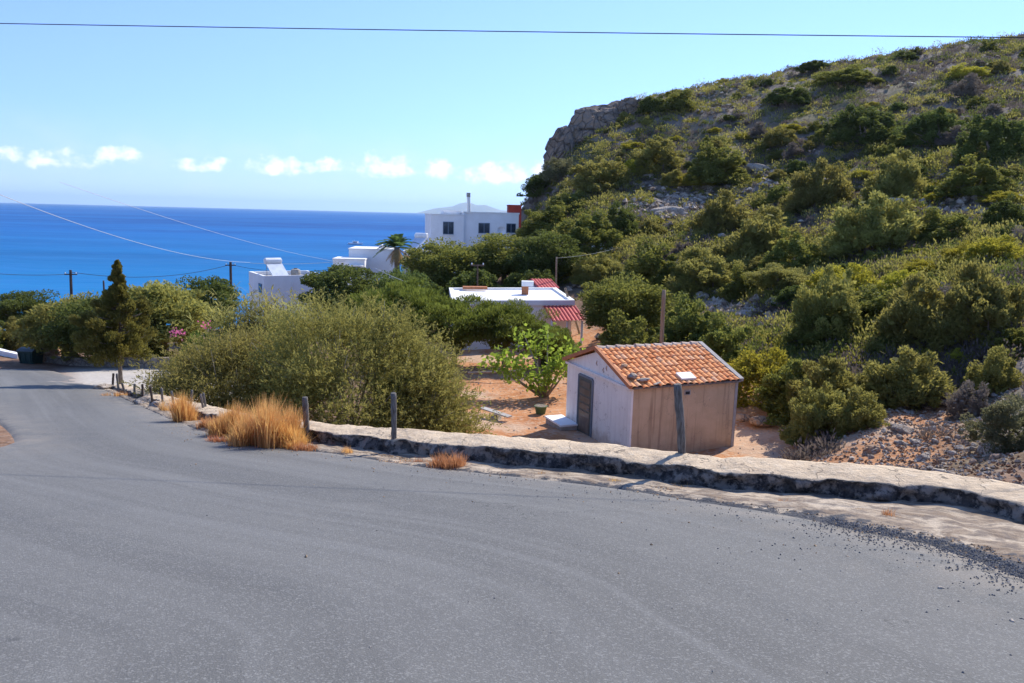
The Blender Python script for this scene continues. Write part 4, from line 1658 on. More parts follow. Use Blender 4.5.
# cliff at the hill's end
def cliff():
    import bmesh
    bm = bmesh.new()
    bmesh.ops.create_icosphere(bm, subdivisions=6, radius=1.0)
    r = random.Random(4)
    planes = []
    for _ in range(26):
        v = Vector((r.gauss(-.3, 1), r.gauss(-.5, 1), r.gauss(.1, .7))).normalized()
        planes.append((v, r.uniform(.66, .9)))
    for v in bm.verts:
        p = v.co.copy()
        for nrm, dd in planes:
            k = p.dot(nrm) - dd
            if k > 0:
                p -= nrm * k * .92
        crack = abs(mnoise.noise((p.x * 2.6 + p.z * 1.1, p.y * 2.6, p.z * .6)))
        p *= 1 - .16 * max(0, .16 - crack) / .16
        p *= 1 + .10 * mnoise.noise(p * 3.1) + .05 * mnoise.noise(p * 8) + .025 * mnoise.noise(p * 19)
        v.co = p
    me = bpy.data.meshes.new('rock_outcrop')
    bm.to_mesh(me)
    bm.free()
    me.materials.append(M['cliff'])
    o = link('rock_outcrop', me)
    a = P(598, 138, 121)
    o.location = tuple(a)
    o.rotation_euler = (0, math.radians(-24), math.radians(8))
    o.scale = (8.4, 4.8, 5.4)
    tag(o, 'brown grey fractured cliff at the seaward end of the hill', 'cliff')
    for k, (px, py, sx, ry) in enumerate(((566, 152, (3.6, 3.0, 4.4), -20), (640, 116, (4.2, 3.0, 2.6), -14))):
        c = link('rock_outcrop', me)
        c.location = tuple(P(px, py, 119.5 + k))
        c.rotation_euler = (.3, math.radians(ry), 1.9 + k)
        c.scale = sx
        tag(c, ['lower rock buttress at the left foot of the cliff', 'smaller rock shoulder adjoining the cliff on its uphill side'][k], 'cliff')


cliff()

# loose chippings along the asphalt edge and pebbles on the road
def chips(name, mat, n, fn, size, label, seed):
    r = np.random.default_rng(seed)
    V, T, off = [], [], 0
    base = np.array([[1, 0, 0], [-1, 0, 0], [0, 1, 0], [0, -1, 0], [0, 0, 1], [0, 0, -1.0]])
    tri = np.array([[0, 2, 4], [2, 1, 4], [1, 3, 4], [3, 0, 4], [2, 0, 5], [1, 2, 5], [3, 1, 5], [0, 3, 5]])
    for i in range(n):
        p, s = fn(r)
        s *= r.uniform(*size)
        q = base * s * r.uniform(.55, 1.2, (6, 1)) * np.array([1, .85, .65])
        a = r.uniform(0, 6.28)
        R_ = np.array([[math.cos(a), -math.sin(a), 0], [math.sin(a), math.cos(a), 0], [0, 0, 1]])
        V.append(q @ R_.T + p + np.array([0, 0, s * .35]))
        T.append(tri + off)
        off += 6
    o = link(name, mesh(name, np.vstack(V), np.vstack(T), M[mat]))
    return tag(o, label, kind='stuff')


M['chip'] = simple('tar_chippings', (.085, .085, .092), (.16, .16, .165), 40, .85, .25)
M['palechip'] = simple('pale_pebble', (.38, .33, .28), (.26, .23, .20), 12, .9, .2)
edx = ra2


def edge_fn(y0, y1, spread, bias):
    sel = np.where((edx[:, 1] > y0) & (edx[:, 1] < y1))[0]

    def f(r):
        k = sel[r.integers(0, len(sel) - 1)]
        t_ = r.uniform()
        p = edx[k] * (1 - t_) + edx[k + 1] * t_
        o = -abs(r.normal()) * spread + bias
        if r.uniform() < .15:
            o -= r.exponential(.5)
        xy = p + rn[k] * o
        return np.array([xy[0], xy[1], -SL * xy[1] + .004]), 1.0
    return f


chips('loose_gravel', 'chip', 5200, edge_fn(3.3, 7.4, .26, .17), (.003, .014), 'dark loose tar chippings along the broken asphalt edge', 1)
chips('scattered_gravel', 'chip', 700, edge_fn(7.0, 10.5, .35, .14), (.003, .011), 'thin scatter of dark grit along the asphalt edge', 11)
M['litter'] = simple('dry_leaf_litter', (.46, .31, .18), (.30, .19, .11), 18, .9, .1)
chips('leaf_litter', 'litter', 2200, edge_fn(5.5, 15, .10, .38), (.005, .019), 'dry leaf litter and straw bits at the wall foot', 12)
chips('straw_litter', 'palechip', 1500, edge_fn(3.5, 16, .12, .32), (.005, .017), 'small pale stones scattered along the wall foot', 2)


def road_fn(r):
    x, y = r.uniform(-4, 4.8), r.uniform(3.2, 9)
    return np.array([x, y, -SL * y + .003]), 1.0


chips('road_grit', 'palechip', 260, road_fn, (.003, .009), 'tiny grit lying on the asphalt', 3)
def rub_fn(r):
    while True:
        px, d = 512 + r.normal(945 - 512, 85), r.uniform(11, 25)
        if px > 835:
            break
    x = (px - 512) / F * d
    return np.array([x, d, g1(x, d)]), 1.0


M['rubble'] = simple('rubble_stone', (.46, .39, .31), (.17, .105, .065), 2.2, .9, .2)
M['rustrubble'] = simple('rust_rubble', (.30, .145, .070), (.17, .085, .048), 2.2, .9, .2)
chips('rubble', 'rubble', 4200, rub_fn, (.015, .075), 'small broken stones covering the rubble slope', 14)
chips('rust_rubble', 'rustrubble', 2200, rub_fn, (.015, .07), 'rust brown clods between the stones of the rubble slope', 24)


_zs = []
_rz = np.random.default_rng(77)
while len(_zs) < 2600:
    px, d = 512 + _rz.uniform(40, 560), math.exp(_rz.uniform(math.log(34), math.log(132)))
    x = (px - 512) / F * d
    z = g1(x, d)
    qx, qy = scr(np.array([x]), np.array([d]), np.array([z]))
    if _rz.uniform() < float(openness(qx, qy)[0]) * .95 + .012:
        _zs.append((x, d, z))


def hill_fn(r):
    x, d, z = _zs[r.integers(0, len(_zs))]
    return np.array([x + r.normal() * .2, d + r.normal() * .2, z]), 1.0


chips('hillside_rubble', 'rubble', 2600, hill_fn, (.12, .50), 'broken pale stones in the bare gullies of the hillside', 44)


def gar_fn(r):
    px, d = r.uniform(470, 860), r.uniform(15, 40)
    x = (px - 512) / F * d
    return np.array([x, d, g1(x, d)]), 1.0


chips('garden_stones', 'palechip', 900, gar_fn, (.015, .06), 'small stones and clods on the orange earth', 15)
for px, py, s, lab in ((941, 589, .055, 'larger of the two pale pebbles near the right edge of the road'), (1012, 622, .05, 'pale pebble at the right picture edge on the road'),
                       (1022, 620, .035, 'small pale pebble beside the one at the picture edge'), (847, 557, .03, 'tiny dark pebble on the road below the chippings')):
    q = on_road(px, py)
    rock(q, s, lab, name='pebble', me=ROCKS[1 if 'pale' in lab else 0], sx=(1.1, .9, .8), cat='pebble')

# ------------------------------------------------------------------ posts
def post(pts, rad, label, name='wooden_post', group=None, mat='post', cat='post'):
    pts = np.asarray(pts, float)
    q, _ = resample(pts, max(.03, np.linalg.norm(pts[-1] - pts[0]) / 14))
    q[1:-1] += rng.normal(size=(len(q) - 2, 3)) * rad * .04
    mb = MB()
    rr = np.full(len(q), rad) * (1 + rng.normal(size=len(q)) * .04)
    rr[-1] *= .9
    mb.tube(q, rr, 10)
    o = mb.build(name, M[mat], smooth=False)
    for p in o.data.polygons:
        p.use_smooth = len(p.vertices) == 4
    return tag(o, label, cat, group)


def wall_post(base, mids, rad_px, label, off=.22):
    b = on_road(*base, off)
    d = b[1]
    pts = [b - [0, 0, .15], b] + [P(px, py, d) for px, py in mids]
    return post(pts, rad_px * d / F, label)


wall_post((682, 460), ((681, 428), (679, 404), (677.5, 384)), 4.2, 'thick grey leaning post on the wall in front of the hut', .23)
wall_post((394, 439), ((394, 416), (393.5, 393)), 3.0, 'upright grey post on the wall in front of the big feathery bush', .22)
wall_post((307, 431), ((306, 414), (305, 397)), 3.0, 'grey post on the wall beside the tall dry grass', .2)
small = [((112.7, 385.7), (113.4, 373.5)), ((118.6, 390), (116.7, 373.5)), ((125, 394), (122, 383)), ((134.5, 397.4), (134.5, 383.8)), ((142.5, 400.5), (142.5, 384)),
         ((152.8, 404.5), (150.2, 386)), ((163, 405.6), (161.5, 388)), ((174.4, 410), (171.6, 391)), ((190.8, 411), (192, 390)), ((204.4, 415), (200.6, 394)), ((206.5, 414), (203.5, 393))]
lab = ['short dark stake farthest up, left of the conifer trunk', 'second short stake in front of the conifer trunk', 'shortest leaning stake at the foot of the conifer',
       'upright short stake right after the conifer', 'darkest upright short stake of the row', 'dark stake leaning uphill beside the boulders',
       'thin grey stake above the small dry tuft', 'grey stake leaning left before the tall dry clump', 'pale stake rising out of the tall dry clump',
       'pale thick stake leaning left beside the feathery bush', 'pale stake propped against the thick leaning one']
for (b, t_), l in zip(small, lab):
    q = on_road(*b, .05)
    d = q[1]
    post([q - [0, 0, .2], q, P(*t_, d)], 1.15 * d / F, l, name='fence_stake', group='short stakes along the road edge', cat='stake', mat='post' if 'dark' not in l else 'darkpole')
for px, py, s, l in ((146, 404, .55, 'dark boulder at the row of short stakes'), (156, 408, .45, 'smaller dark boulder at the row of short stakes'), (103, 389, .6, 'dark boulder lying before the conifer'), (168, 411, .35, 'stone near the small dry tuft')):
    q = on_road(px, py)
    rock(q, s, l, name='boulder', me=ROCKS[0], cat='boulder')

# ------------------------------------------------------------------ tiled hut
B2, C2 = np.array([3.55, 22.0]), np.array([7.05, 23.4])
ev = (C2 - B2) / np.linalg.norm(C2 - B2)
LH = np.linalg.norm(C2 - B2)
gv = np.array([-ev[1], ev[0]])
WHUT = 4.33
A2 = B2 + gv * WHUT
D2 = C2 + gv * WHUT
ZE, ZG = -3.30, -5.75
ZR = float(P(597, 349.5, (A2 + B2)[1] / 2)[2])
hut = thing('stone_hut', 'small whitewashed and beige hut with orange tiled gable roof below the wall', 'hut', (*(B2 + C2 + A2 + D2) / 4, ZG + .25))


def hp(s, g, z):
    """hut coordinates: s along the eave, g towards the back, z height"""
    p = B2 + ev * s + gv * g
    return np.array([p[0], p[1], z])


mb = MB()
pen = [(0, ZG), (WHUT, ZG), (WHUT, ZE), (WHUT / 2, ZR - .06), (0, ZE)]
# body: white gable at s=0 and far end, beige long side; built as three shells butted together
Vb = [hp(s, g, z) for s in (.06, LH) for g, z in pen]
mb.add(Vb, [(0, 5, 9, 4), (1, 2, 7, 6), (2, 3, 8, 7), (3, 4, 9, 8)], [(5, 6, 7), (5, 7, 8), (5, 8, 9)])
mb.build('side_wall', M['beige'], hut)
mb = MB()
Vb = [hp(s, g, z) for s in (0, .06) for g, z in pen]
mb.add(Vb, [(0, 1, 6, 5), (1, 2, 7, 6), (2, 3, 8, 7), (3, 4, 9, 8), (4, 0, 5, 9)], [(0, 2, 1), (0, 3, 2), (0, 4, 3), (5, 6, 7), (5, 7, 8), (5, 8, 9)])
mb.build('gable_wall', M['hutwhite'], hut)
# corner strip in mortar grey at the far right edge
MB().box(hp(LH - .04, -.012, (ZE + ZG) / 2), np.r_[ev * .05, 0], np.r_[gv * .010, 0], (0, 0, (ZE - ZG) / 2 - .04)).build('corner_strip', M['mortar'], hut)
# moulding across the gable at eave height
MB().box(hp(-.045, WHUT / 2, ZE - .06), np.r_[ev * .043, 0], np.r_[gv * (WHUT / 2 + .02), 0], (0, 0, .035)).build('moulding', M['hutwhite'], hut)
for g, z, w_ in ((1.55, ZE + .26, .10), (1.75, ZE + .16, .06), (2.2, ZE + .30, .09)):
    o = MB().tube([hp(-.008, g, z + .08), hp(-.014, g + .04, z), hp(-.008, g - .02, z - .08)], [.012, .02, .01], 6).build('plaster_scar', M['ridge'], hut)
# door
g0, g1_ = 3.36, 2.42
zt, zb = -3.62, -5.55
door = MB().box(hp(-.015, (g0 + g1_) / 2, (zt + zb) / 2), np.r_[ev * .018, 0], np.r_[gv * (g0 - g1_) / 2, 0], (0, 0, (zt - zb) / 2)).build('door', M['doorframe'], hut)
for k in range(5):
    za = zt - .10 - k * .255
    MB().box(hp(-.038, (g0 + g1_) / 2, za - .11), np.r_[ev * .004, 0], np.r_[gv * .36, 0], (0, 0, .098)).build('pane', M['doorglass'], door)
MB().box(hp(-.038, (g0 + g1_) / 2, zb + .36), np.r_[ev * .005, 0], np.r_[gv * .36, 0], (0, 0, .26)).build('kick_panel', M['doorpanel'], door)
for gg in (g0 + .03, g1_ - .03):
    MB().box(hp(-.02, gg, (zt + zb) / 2), np.r_[ev * .028, 0], np.r_[gv * .028, 0], (0, 0, (zt - zb) / 2 + .03)).build('jamb', M['framegrey'], door)
MB().box(hp(-.022, (g0 + g1_) / 2, zt + .035), np.r_[ev * .03, 0], np.r_[gv * (g0 - g1_) / 2, 0], (0, 0, .033)).build('lintel', M['framegrey'], door)
MB().tube([hp(-.035, g1_ + .07, -4.6), hp(-.09, g1_ + .07, -4.6), hp(-.09, g1_ + .18, -4.6)], .012, 6).build('handle', M['framegrey'], door)
# air vent under the eave; a black plate paints the hole's darkness
vt = MB().box(hp(1.93, -.012, ZE - .28), np.r_[ev * .11, 0], np.r_[gv * .012, 0], (0, 0, .075)).build('vent', M['mortar'], hut)
MB().box(hp(1.93, -.028, ZE - .285), np.r_[ev * .075, 0], np.r_[gv * .004, 0], (0, 0, .045)).build('shade_plate', M['blackrubber'], vt)

# roof
slope_len = math.hypot(WHUT / 2 + .12, ZR - ZE)
roof_rise = (ZR - ZE) / (WHUT / 2)


def roof_slope(sign):
    cols, rws = 20, 9
    s0, s1 = -.10, LH + .02
    ns = cols * 8 + 1
    sv = np.linspace(s0, s1, ns)
    V, UV = [], []
    tv = []
    for k in range(rws):
        tv += [(k, 0.0), (k, .5), (k, .999)]
    r = np.random.default_rng(5 + sign)
    jit = r.normal(size=(rws, cols)) * .007
    slip = r.normal(size=(rws, cols)) * .022
    for k, f in tv:
        t_ = (k + f) / rws
        for s in sv:
            cpos = (s - s0) / (s1 - s0) * cols
            ci = min(int(cpos), cols - 1)
            fr = cpos - ci
            wave = abs(math.sin(math.pi * fr)) ** .7 if fr > 0 else 0
            lift = .055 * wave + .030 * (1 - f) + jit[k, ci]
            tt = t_ - (slip[k, ci] * (1 - f) * .5 if f < .9 else 0)
            g_ = -.14 + tt * (WHUT / 2 + .14)
            z = ZE + (g_) * roof_rise + .035 + lift
            gg = g_ if sign > 0 else WHUT - g_
            V.append(hp(s, gg, z))
            UV.append((ci + .5 if fr < .999 else ci + .5, k + .5))
    nt = len(tv)
    ii = np.arange(nt * ns).reshape(nt, ns)
    Qd = np.stack([ii[:-1, :-1], ii[:-1, 1:], ii[1:, 1:], ii[1:, :-1]], -1).reshape(-1, 4)
    if sign < 0:
        Qd = Qd[:, ::-1]
    return np.array(V), Qd, np.array(UV)


V1, Q1, U1 = roof_slope(1)
V2, Q2, U2 = roof_slope(-1)
roof = put('roof', np.vstack([V1, V2]), np.vstack([Q1, Q2 + len(V1)]), M['tile'], hut, uv=np.vstack([U1, U2 + [40, 40]]))
mb = MB()
nr = 11
for k in range(nr):
    s_a = -.08 + (LH + .1) * k / nr
    s_b = s_a + (LH + .1) / nr * 1.08
    jz = random.uniform(-.012, .012)
    pts = [hp(s_a, WHUT / 2, ZR - .0 + jz + .02), hp(s_b, WHUT / 2, ZR + jz - .01)]
    mb.tube(pts, [.115, .10], 12)
mb.build('ridge_tiles', M['ridge'], roof)
# mortar verge at both gable ends
for s_, nm, wd in ((LH + .05, 'M', .075), (-.11, 'T', .05)):
    for sg in (0, 1):
        a, b = hp(s_, -.12 if sg == 0 else WHUT + .12, ZE - .12 * roof_rise + .07), hp(s_, WHUT / 2, ZR + .07)
        dirv = (b - a) / 2
        nrm = np.cross(dirv, np.r_[ev, 0])
        nrm = nrm / np.linalg.norm(nrm)
        MB().box((a + b) / 2, np.r_[ev * wd, 0], dirv, nrm * .055).build('verge', M['mortar'] if nm == 'M' else M['terra'], roof)
# boards closing the eave
MB().box(hp(LH / 2, -.07, ZE - .015), np.r_[ev * (LH / 2 + .02), 0], np.r_[gv * .068, 0], (0, 0, .025)).build('eave_board', M['bark'], roof)


def on_roof(px, py, lift=.07):
    """the point of the near roof slope behind a picture point"""
    r = ray(px, py)
    n = np.cross(np.r_[ev, 0], np.array([gv[0], gv[1], roof_rise]))
    p0 = hp(0, 0, ZE + .035 + lift)
    k = ((p0 - CAM) @ n) / (r @ n)
    return CAM + r * k


q = on_roof(632, 377)
rock(q, .42, 'dark grey stone weighing down the roof corner above the gable', me=ROCKS[0], sx=(1.1, .8, .6), name='stone', cat='stone')
q = on_roof(643, 380.5)
rock(q, .36, 'flat pale stone on the eave tiles near the gable corner', me=ROCKS[1], sx=(1.2, .8, .35), name='stone', cat='stone')
q = on_roof(657, 384)
rock(q, .22, 'small flat whitish stone on the lowest tile row', me=ROCKS[3], sx=(1.3, .8, .3), name='stone', cat='stone')
q = on_roof(624, 366)
rock(q, .25, 'broken reddish lump on the tiles along the gable edge', me=OROCKS[0], sx=(1.2, .8, .5), name='stone', cat='stone')
q = on_roof(686, 376, .09)
tag(MB().box(q, np.r_[ev * .26, 0], np.array([gv[0], gv[1], roof_rise]) * .17, (0.0, -.012, .03)).build('slab', M['whiteroof']),
    'white rectangular slab lying on the middle of the tiled roof', 'slab')

# bench at the gable
mb = MB()
cb = A2 + gv * (-.35) - ev * .34
zb0 = g1(cb[0], cb[1]) - .1
bench = thing('concrete_bench', 'low concrete bench with whitewashed top beside the hut door', 'bench', (cb[0], cb[1], zb0))
ztop = float(P(560, 421.5, cb[1])[2])
MB().box((cb[0], cb[1], (zb0 + ztop) / 2), np.r_[ev * .30, 0], np.r_[gv * .62, 0], (0, 0, (ztop - zb0) / 2)).build('base', M['concrete'], bench)
MB().box((cb[0], cb[1], ztop + .03), np.r_[ev * .33, 0], np.r_[gv * .66, 0], (0, 0, .03)).build('top', M['white'], bench)

# wooden pole behind the hut
d = 28.5
b = P(660, 372, d)
b[2] = g1(b[0], d)
post([b - [0, 0, .3], P(661.5, 340, d), P(664, 290, d)], .075, 'brown wooden pole standing behind the tiled hut', 'utility_pole', mat='pole', cat='pole')
# plant pot and plank in the yard
d = 27.5
b = P(541, 399, d)
b[2] = g1(b[0], d)
pt = thing('plant_pot', 'green plastic pot under the fig tree', 'pot', b)
MB().tube([b, b + [0, 0, .28], b + [0, 0, .30]], [.17, .23, .25], 14).build('pot_body', M['pot'], pt)
MB().tube([b + [0, 0, .28], b + [0, 0, .305]], [.21, .21], 14).build('soil', M['bark'], pt)
d = 27.0
a, e = P(481, 404, d), P(510, 413, d - .8)
a[2], e[2] = g1(a[0], a[1]) + .35, g1(e[0], e[1]) + .18
ax = (e - a) / 2
sd = np.cross(ax, [0, 0, 1.0])
sd /= np.linalg.norm(sd)
tag(MB().box((a + e) / 2, ax, sd * .13, (0, 0, .02)).build('plank', M['plank']), 'grey plank lying across a dark pile in the orange yard', 'plank')
q = (a + e) / 2
rock((q[0] + .05, q[1], g1(q[0], q[1])), .62, 'dark lump under the grey plank', me=ROCKS[0], name='rock', sx=(1.3, .7, .45))
d = 34.0
a, e = P(468, 374, d), P(520, 372, d)
for v in (a, e):
    v[2] += .05
tag(MB().tube([a, (a + e) / 2, e], .05, 6).build('log', M['palebark']), 'pale rail lying low behind the fig tree', 'log')


# ------------------------------------------------------------------ white houses
def rect(c, w, dpt, ang):
    ca, sa = math.cos(ang), math.sin(ang)
    ex, ey = np.array([ca, sa]) * w / 2, np.array([-sa, ca]) * dpt / 2
    c = np.asarray(c)
    return [c - ex - ey, c + ex - ey, c + ex + ey, c - ex + ey]


def parapet(poly, z, h, t_, mb):
    """rim of butted blocks round a flat roof"""
    n = len(poly)
    for i in range(n):
        a, b = np.array(poly[i]), np.array(poly[(i + 1) % n])
        d_ = (b - a) / np.linalg.norm(b - a)
        nn = np.array([-d_[1], d_[0]])
        p0, p1 = a, b - d_ * t_
        mb.prism([p0, p1, p1 + nn * t_, p0 + nn * t_], z, z + h)


def window_on(parent, a, b, ua, ub, z0, z1, name='window'):
    """a,b: plan ends of the wall (left to right as seen), ua..ub metres along it"""
    a, b = np.asarray(a), np.asarray(b)
    d_ = (b - a) / np.linalg.norm(b - a)
    nn = np.array([d_[1], -d_[0]])
    m_ = a + d_ * (ua + ub) / 2 + nn * .02
    fr = MB().box((*m_, (z0 + z1) / 2), np.r_[d_ * (ub - ua) / 2, 0], np.r_[nn * .03, 0], (0, 0, (z1 - z0) / 2)).build(name, M['framegrey'], parent)
    hw = (ub - ua) / 4
    for sgn in (-1, 1):
        mm = m_ + nn * .035 + d_ * sgn * hw
        MB().box((*mm, (z0 + z1) / 2), np.r_[d_ * (hw - .05), 0], np.r_[nn * .006, 0], (0, 0, (z1 - z0) / 2 - .07)).build('pane', M['glassdark'], fr)
    MB().box((*(m_ + nn * .06), z0 - .05), np.r_[d_ * ((ub - ua) / 2 + .08), 0], np.r_[nn * .08, 0], (0, 0, .035)).build('sill', M['white'], fr)


def solar(px, py, d, label, tilt=.75, w=1.5, rot=0.0, rest=None):
    """roof-top solar water heater: tank at the top of a sloping collector on a frame"""
    c = P(px, py, d)
    if rest is not None:
        c[2] = rest
    t_ = thing('solar_water_heater', label, 'water heater', c)
    ca, sa = math.cos(rot), math.sin(rot)
    ex, ey = np.array([ca, sa, 0]), np.array([-sa, ca, 0])
    top = c + ey * .75 + np.array([0, 0, 1.15])
    bot = c - ey * .75 + np.array([0, 0, .12])
    ax = (top - bot) / 2
    nr_ = np.cross(ex, ax)
    nr_ /= np.linalg.norm(nr_)
    MB().box((top + bot) / 2, ex * w / 2, ax, nr_ * .04).build('collector', M['panel'], t_)
    tk = top + np.array([0, 0, .22]) + ey * .2
    MB().tube([tk - ex * w * .52, tk - ex * w * .48, tk + ex * w * .48, tk + ex * w * .52], [.2, .27, .27, .2], 14).build('tank', M['metal'], t_)
    fm = MB()
    for s in (-1, 1):
        fm.tube([c + ex * s * w * .4 + ey * .9, tk + ex * s * w * .4 - [0, 0, .2]], .025, 6)
        fm.tube([c + ex * s * w * .4 - ey * .75, c + ex * s * w * .4 + ey * .9 + [0, 0, .02]], .025, 6)
    fm.build('stand', M['mortar'], t_)


# left cube house
ang = .56
dL = 62.0
p_corner = P(264, 290, dL)[:2]
zr = float(P(264, 276, dL)[2])
exL, eyL = np.array([math.cos(ang), math.sin(ang)]), np.array([-math.sin(ang), math.cos(ang)])
WL, DL = 5.1, 5.0
polyL = [p_corner, p_corner + exL * WL, p_corner + exL * WL + eyL * DL, p_corner + eyL * DL]
zgl = min(g1(*v) for v in polyL) - .4
hL = thing('white_house', 'low white cube house with solar tank on its flat roof against the sea', 'house', (*np.mean(polyL, 0), zgl))
MB().prism(polyL, zgl, zr - .35).build('wall', M['white'], hL)
mb = MB()
parapet(polyL, zr - .35, .35, .2, mb)
pr = mb.build('parapet', M['white'], hL)
MB().prism([p + (np.mean(polyL, 0) - p) * .08 for p in polyL], zr - .36, zr - .33).build('roof', M['concrete'], hL)
window_on(hL, polyL[3], polyL[0], 3.4, 4.4, zr - 1.6, zr - .7)
pp = polyL[0] + exL * 2.3 - eyL * .06
MB().tube([(*pp, zgl + .5), (*pp, zr - .5)], .05, 6).build('downpipe', M['metal'], hL)
cL = np.mean(polyL, 0)
q = polyL[0] + exL * 1.6 + eyL * 1.9
solar(0, 0, 1, 'solar water heater on the roof of the low cube house', rot=ang + .35, w=1.5, rest=None) if False else None


def solar_at(xy, z, label, rot, w):
    u = np.array([xy[0], xy[1], z])
    k = proj(u)
    solar(k[0], k[1], xy[1], label, rot=rot, w=w, rest=z)


def proj(p):
    v = np.asarray(p, float) - CAM
    z = v @ FW
    return 512 + F * (v @ RT) / z, 341.5 - F * (v @ UP) / z


solar_at(polyL[0] + exL * 1.55 + eyL * 1.5, zr - .33, 'white solar water heater on the roof of the low cube house', ang + .15, 1.4)
q = polyL[0] + exL * 3.1 + eyL * 1.7
brl = thing('water_barrel', 'grey water barrel on the roof of the low cube house', 'barrel', (*q, zr - .33))
MB().tube([(*q, zr - .33), (*q, zr + .1), (*q, zr + .35), (*q, zr + .42)], [.36, .40, .36, .2], 14).build('barrel_body', M['concrete'], brl)
MB().tube([(*q, zr + .42), (*q, zr + .47)], [.16, .15], 12).build('lid', M['blackrubber'], brl)
# middle house, two blocks
dM = 71.0
ang = .06
exM, eyM = np.array([math.cos(ang), math.sin(ang)]), np.array([-math.sin(ang), math.cos(ang)])
a0 = P(333, 272, dM)[:2]
z1 = float(P(340, 258.5, dM)[2])
poly1 = [a0, a0 + exM * 2.9, a0 + exM * 2.9 + eyM * 3, a0 + eyM * 3]
b0 = P(349, 270, dM + 2.2)[:2]
z2 = float(P(360, 248.5, dM + 2.2)[2])
poly2 = [b0, b0 + exM * 4.3, b0 + exM * 4.3 + eyM * 4.5, b0 + eyM * 4.5]
zgm = min(g1(*v) for v in poly1 + poly2) - .5
hM = thing('white_house', 'white stepped house between the cube house and the palm', 'house', (*np.mean(poly2, 0), zgm))
MB().prism(poly1, zgm, z1 - .12).build('wall', M['white'], hM)
MB().prism([p + (p - np.mean(poly1, 0)) * .03 for p in poly1], z1 - .118, z1).build('roof', M['whiteroof'], hM)
MB().prism(poly2, zgm, z2 - .12).build('wall', M['white'], hM)
MB().prism([p + (p - np.mean(poly2, 0)) * .025 for p in poly2], z2 - .118, z2).build('roof', M['whiteroof'], hM)
cen = (poly2[0] + poly2[1]) / 2 + eyM * 1.2 + exM * .8
MB().tube([(*cen, z2), (*cen, z2 + .25), (*cen, z2 + .4)], [.28, .26, .1], 10).build('chimney', M['white'], hM)
cd_ = poly1[0] + exM * 2.1 - eyM * .3
MB().box((*cd_, z1 - .62), np.r_[exM * .7, 0], np.r_[eyM * .3, 0], (0, 0, .05)).build('door_canopy', M['whiteroof'], hM)
MB().box((*(poly1[0] + exM * 2.1 - eyM * .02), z1 - 1.6), np.r_[exM * .4, 0], np.r_[eyM * .03, 0], (0, 0, .88)).build('door', M['framegrey'], hM)

# tall white house at the hill foot
dR = 80.0
ang = .24
exR, eyR = np.array([math.cos(ang), math.sin(ang)]), np.array([-math.sin(ang), math.cos(ang)])
f0 = P(431, 240, dR)[:2]
WF = (464 - 431) / F * dR
zR1 = float(P(445, 215.5, dR)[2])
polyA = [f0, f0 + exR * WF, f0 + exR * WF + eyR * 5, f0 + eyR * 5 - exR * .0]
f1 = f0 + exR * (WF + .02) + eyR * .25
WB = 5.9
zR2 = float(P(480, 213.5, dR)[2])
polyB = [f1, f1 + exR * WB, f1 + exR * WB + eyR * 6, f1 + eyR * 6]
zgr = min(g1(*v) for v in polyA + polyB) - .6
hR = thing('white_house', 'tall white flat roofed house with dark windows and a chimney under the hill', 'house', (*np.mean(polyA, 0), zgr))
MB().prism(polyA, zgr, zR1).build('wall', M['white'], hR)
MB().prism([p + (p - np.mean(polyA, 0)) * .02 for p in polyA], zR1 + .002, zR1 + .16).build('roof', M['whiteroof'], hR)
MB().prism(polyB, zgr, zR2).build('wall', M['white'], hR)
rb = MB().prism([p + (p - np.mean(polyB, 0)) * .02 for p in polyB], zR2 + .002, zR2 + .16).build('roof', M['whiteroof'], hR)
st = [f0 + exR * 1.6 + eyR * 2.0, f0 + exR * WF * .99 + eyR * 2.0, f0 + exR * WF * .99 + eyR * 4.6, f0 + exR * 1.6 + eyR * 4.6]
MB().prism(st, zR1 + .163, zR1 + .55).build('stair_block', M['whiteroof'], hR)


def win_px(parent, a, px0, px1, py0, py1, dd, b):
    a, b = np.asarray(a), np.asarray(b)
    d_ = (b - a) / np.linalg.norm(b - a)
    nn = np.array([-d_[1], d_[0]])

    def along(px, py):
        r = ray(px, py)
        # intersection of the sight line with the wall plane
        t_ = (a @ nn) / (r[:2] @ nn)
        q_ = CAM + r * t_
        return (q_[:2] - a) @ d_, q_[2]
    u0, zt_ = along(px0, py0)
    u1, zb_ = along(px1, py1)
    window_on(parent, a, b, u0, u1, zb_, zt_)


win_px(hR, polyA[0], 443, 453.5, 221.6, 234.5, dR, polyA[1])
win_px(hR, polyB[0], 478.5, 489.5, 222.8, 233.5, dR, polyB[1])
win_px(hR, polyB[0], 506.4, 515.5, 223.4, 233, dR, polyB[1])
c0 = P(469, 213, dR + 1.2)
c1 = P(468.5, 194, dR + 1.2)
ch = MB().tube([(c0[0], c0[1], zR2), (c1[0], c1[1], c1[2])], .19, 10).build('chimney', M['whiteroof'], rb)
MB().tube([(c1[0], c1[1], c1[2] - .3), (c1[0], c1[1], c1[2] + .12)], .215, 10).build('cowl', M['concrete'], rb)
dq = P(501.5, 230.5, dR - .35)
dish = thing('satellite_dish', 'white satellite dish on the wall of the tall house', 'satellite dish', dq)
rad_ = [.02, .2, .34, .42]
mb = MB()
mb.tube([dq + [0, -.05, 0], dq + [0, -.08, 0], dq + [0, -.14, 0], dq + [0, -.24, 0]], rad_, 16, cap=False)
mb.build('reflector', M['metal'], dish)
MB().tube([dq + [0, .35, -.3], dq + [0, 0, -.05]], .03, 6).build('bracket', M['mortar'], dish)
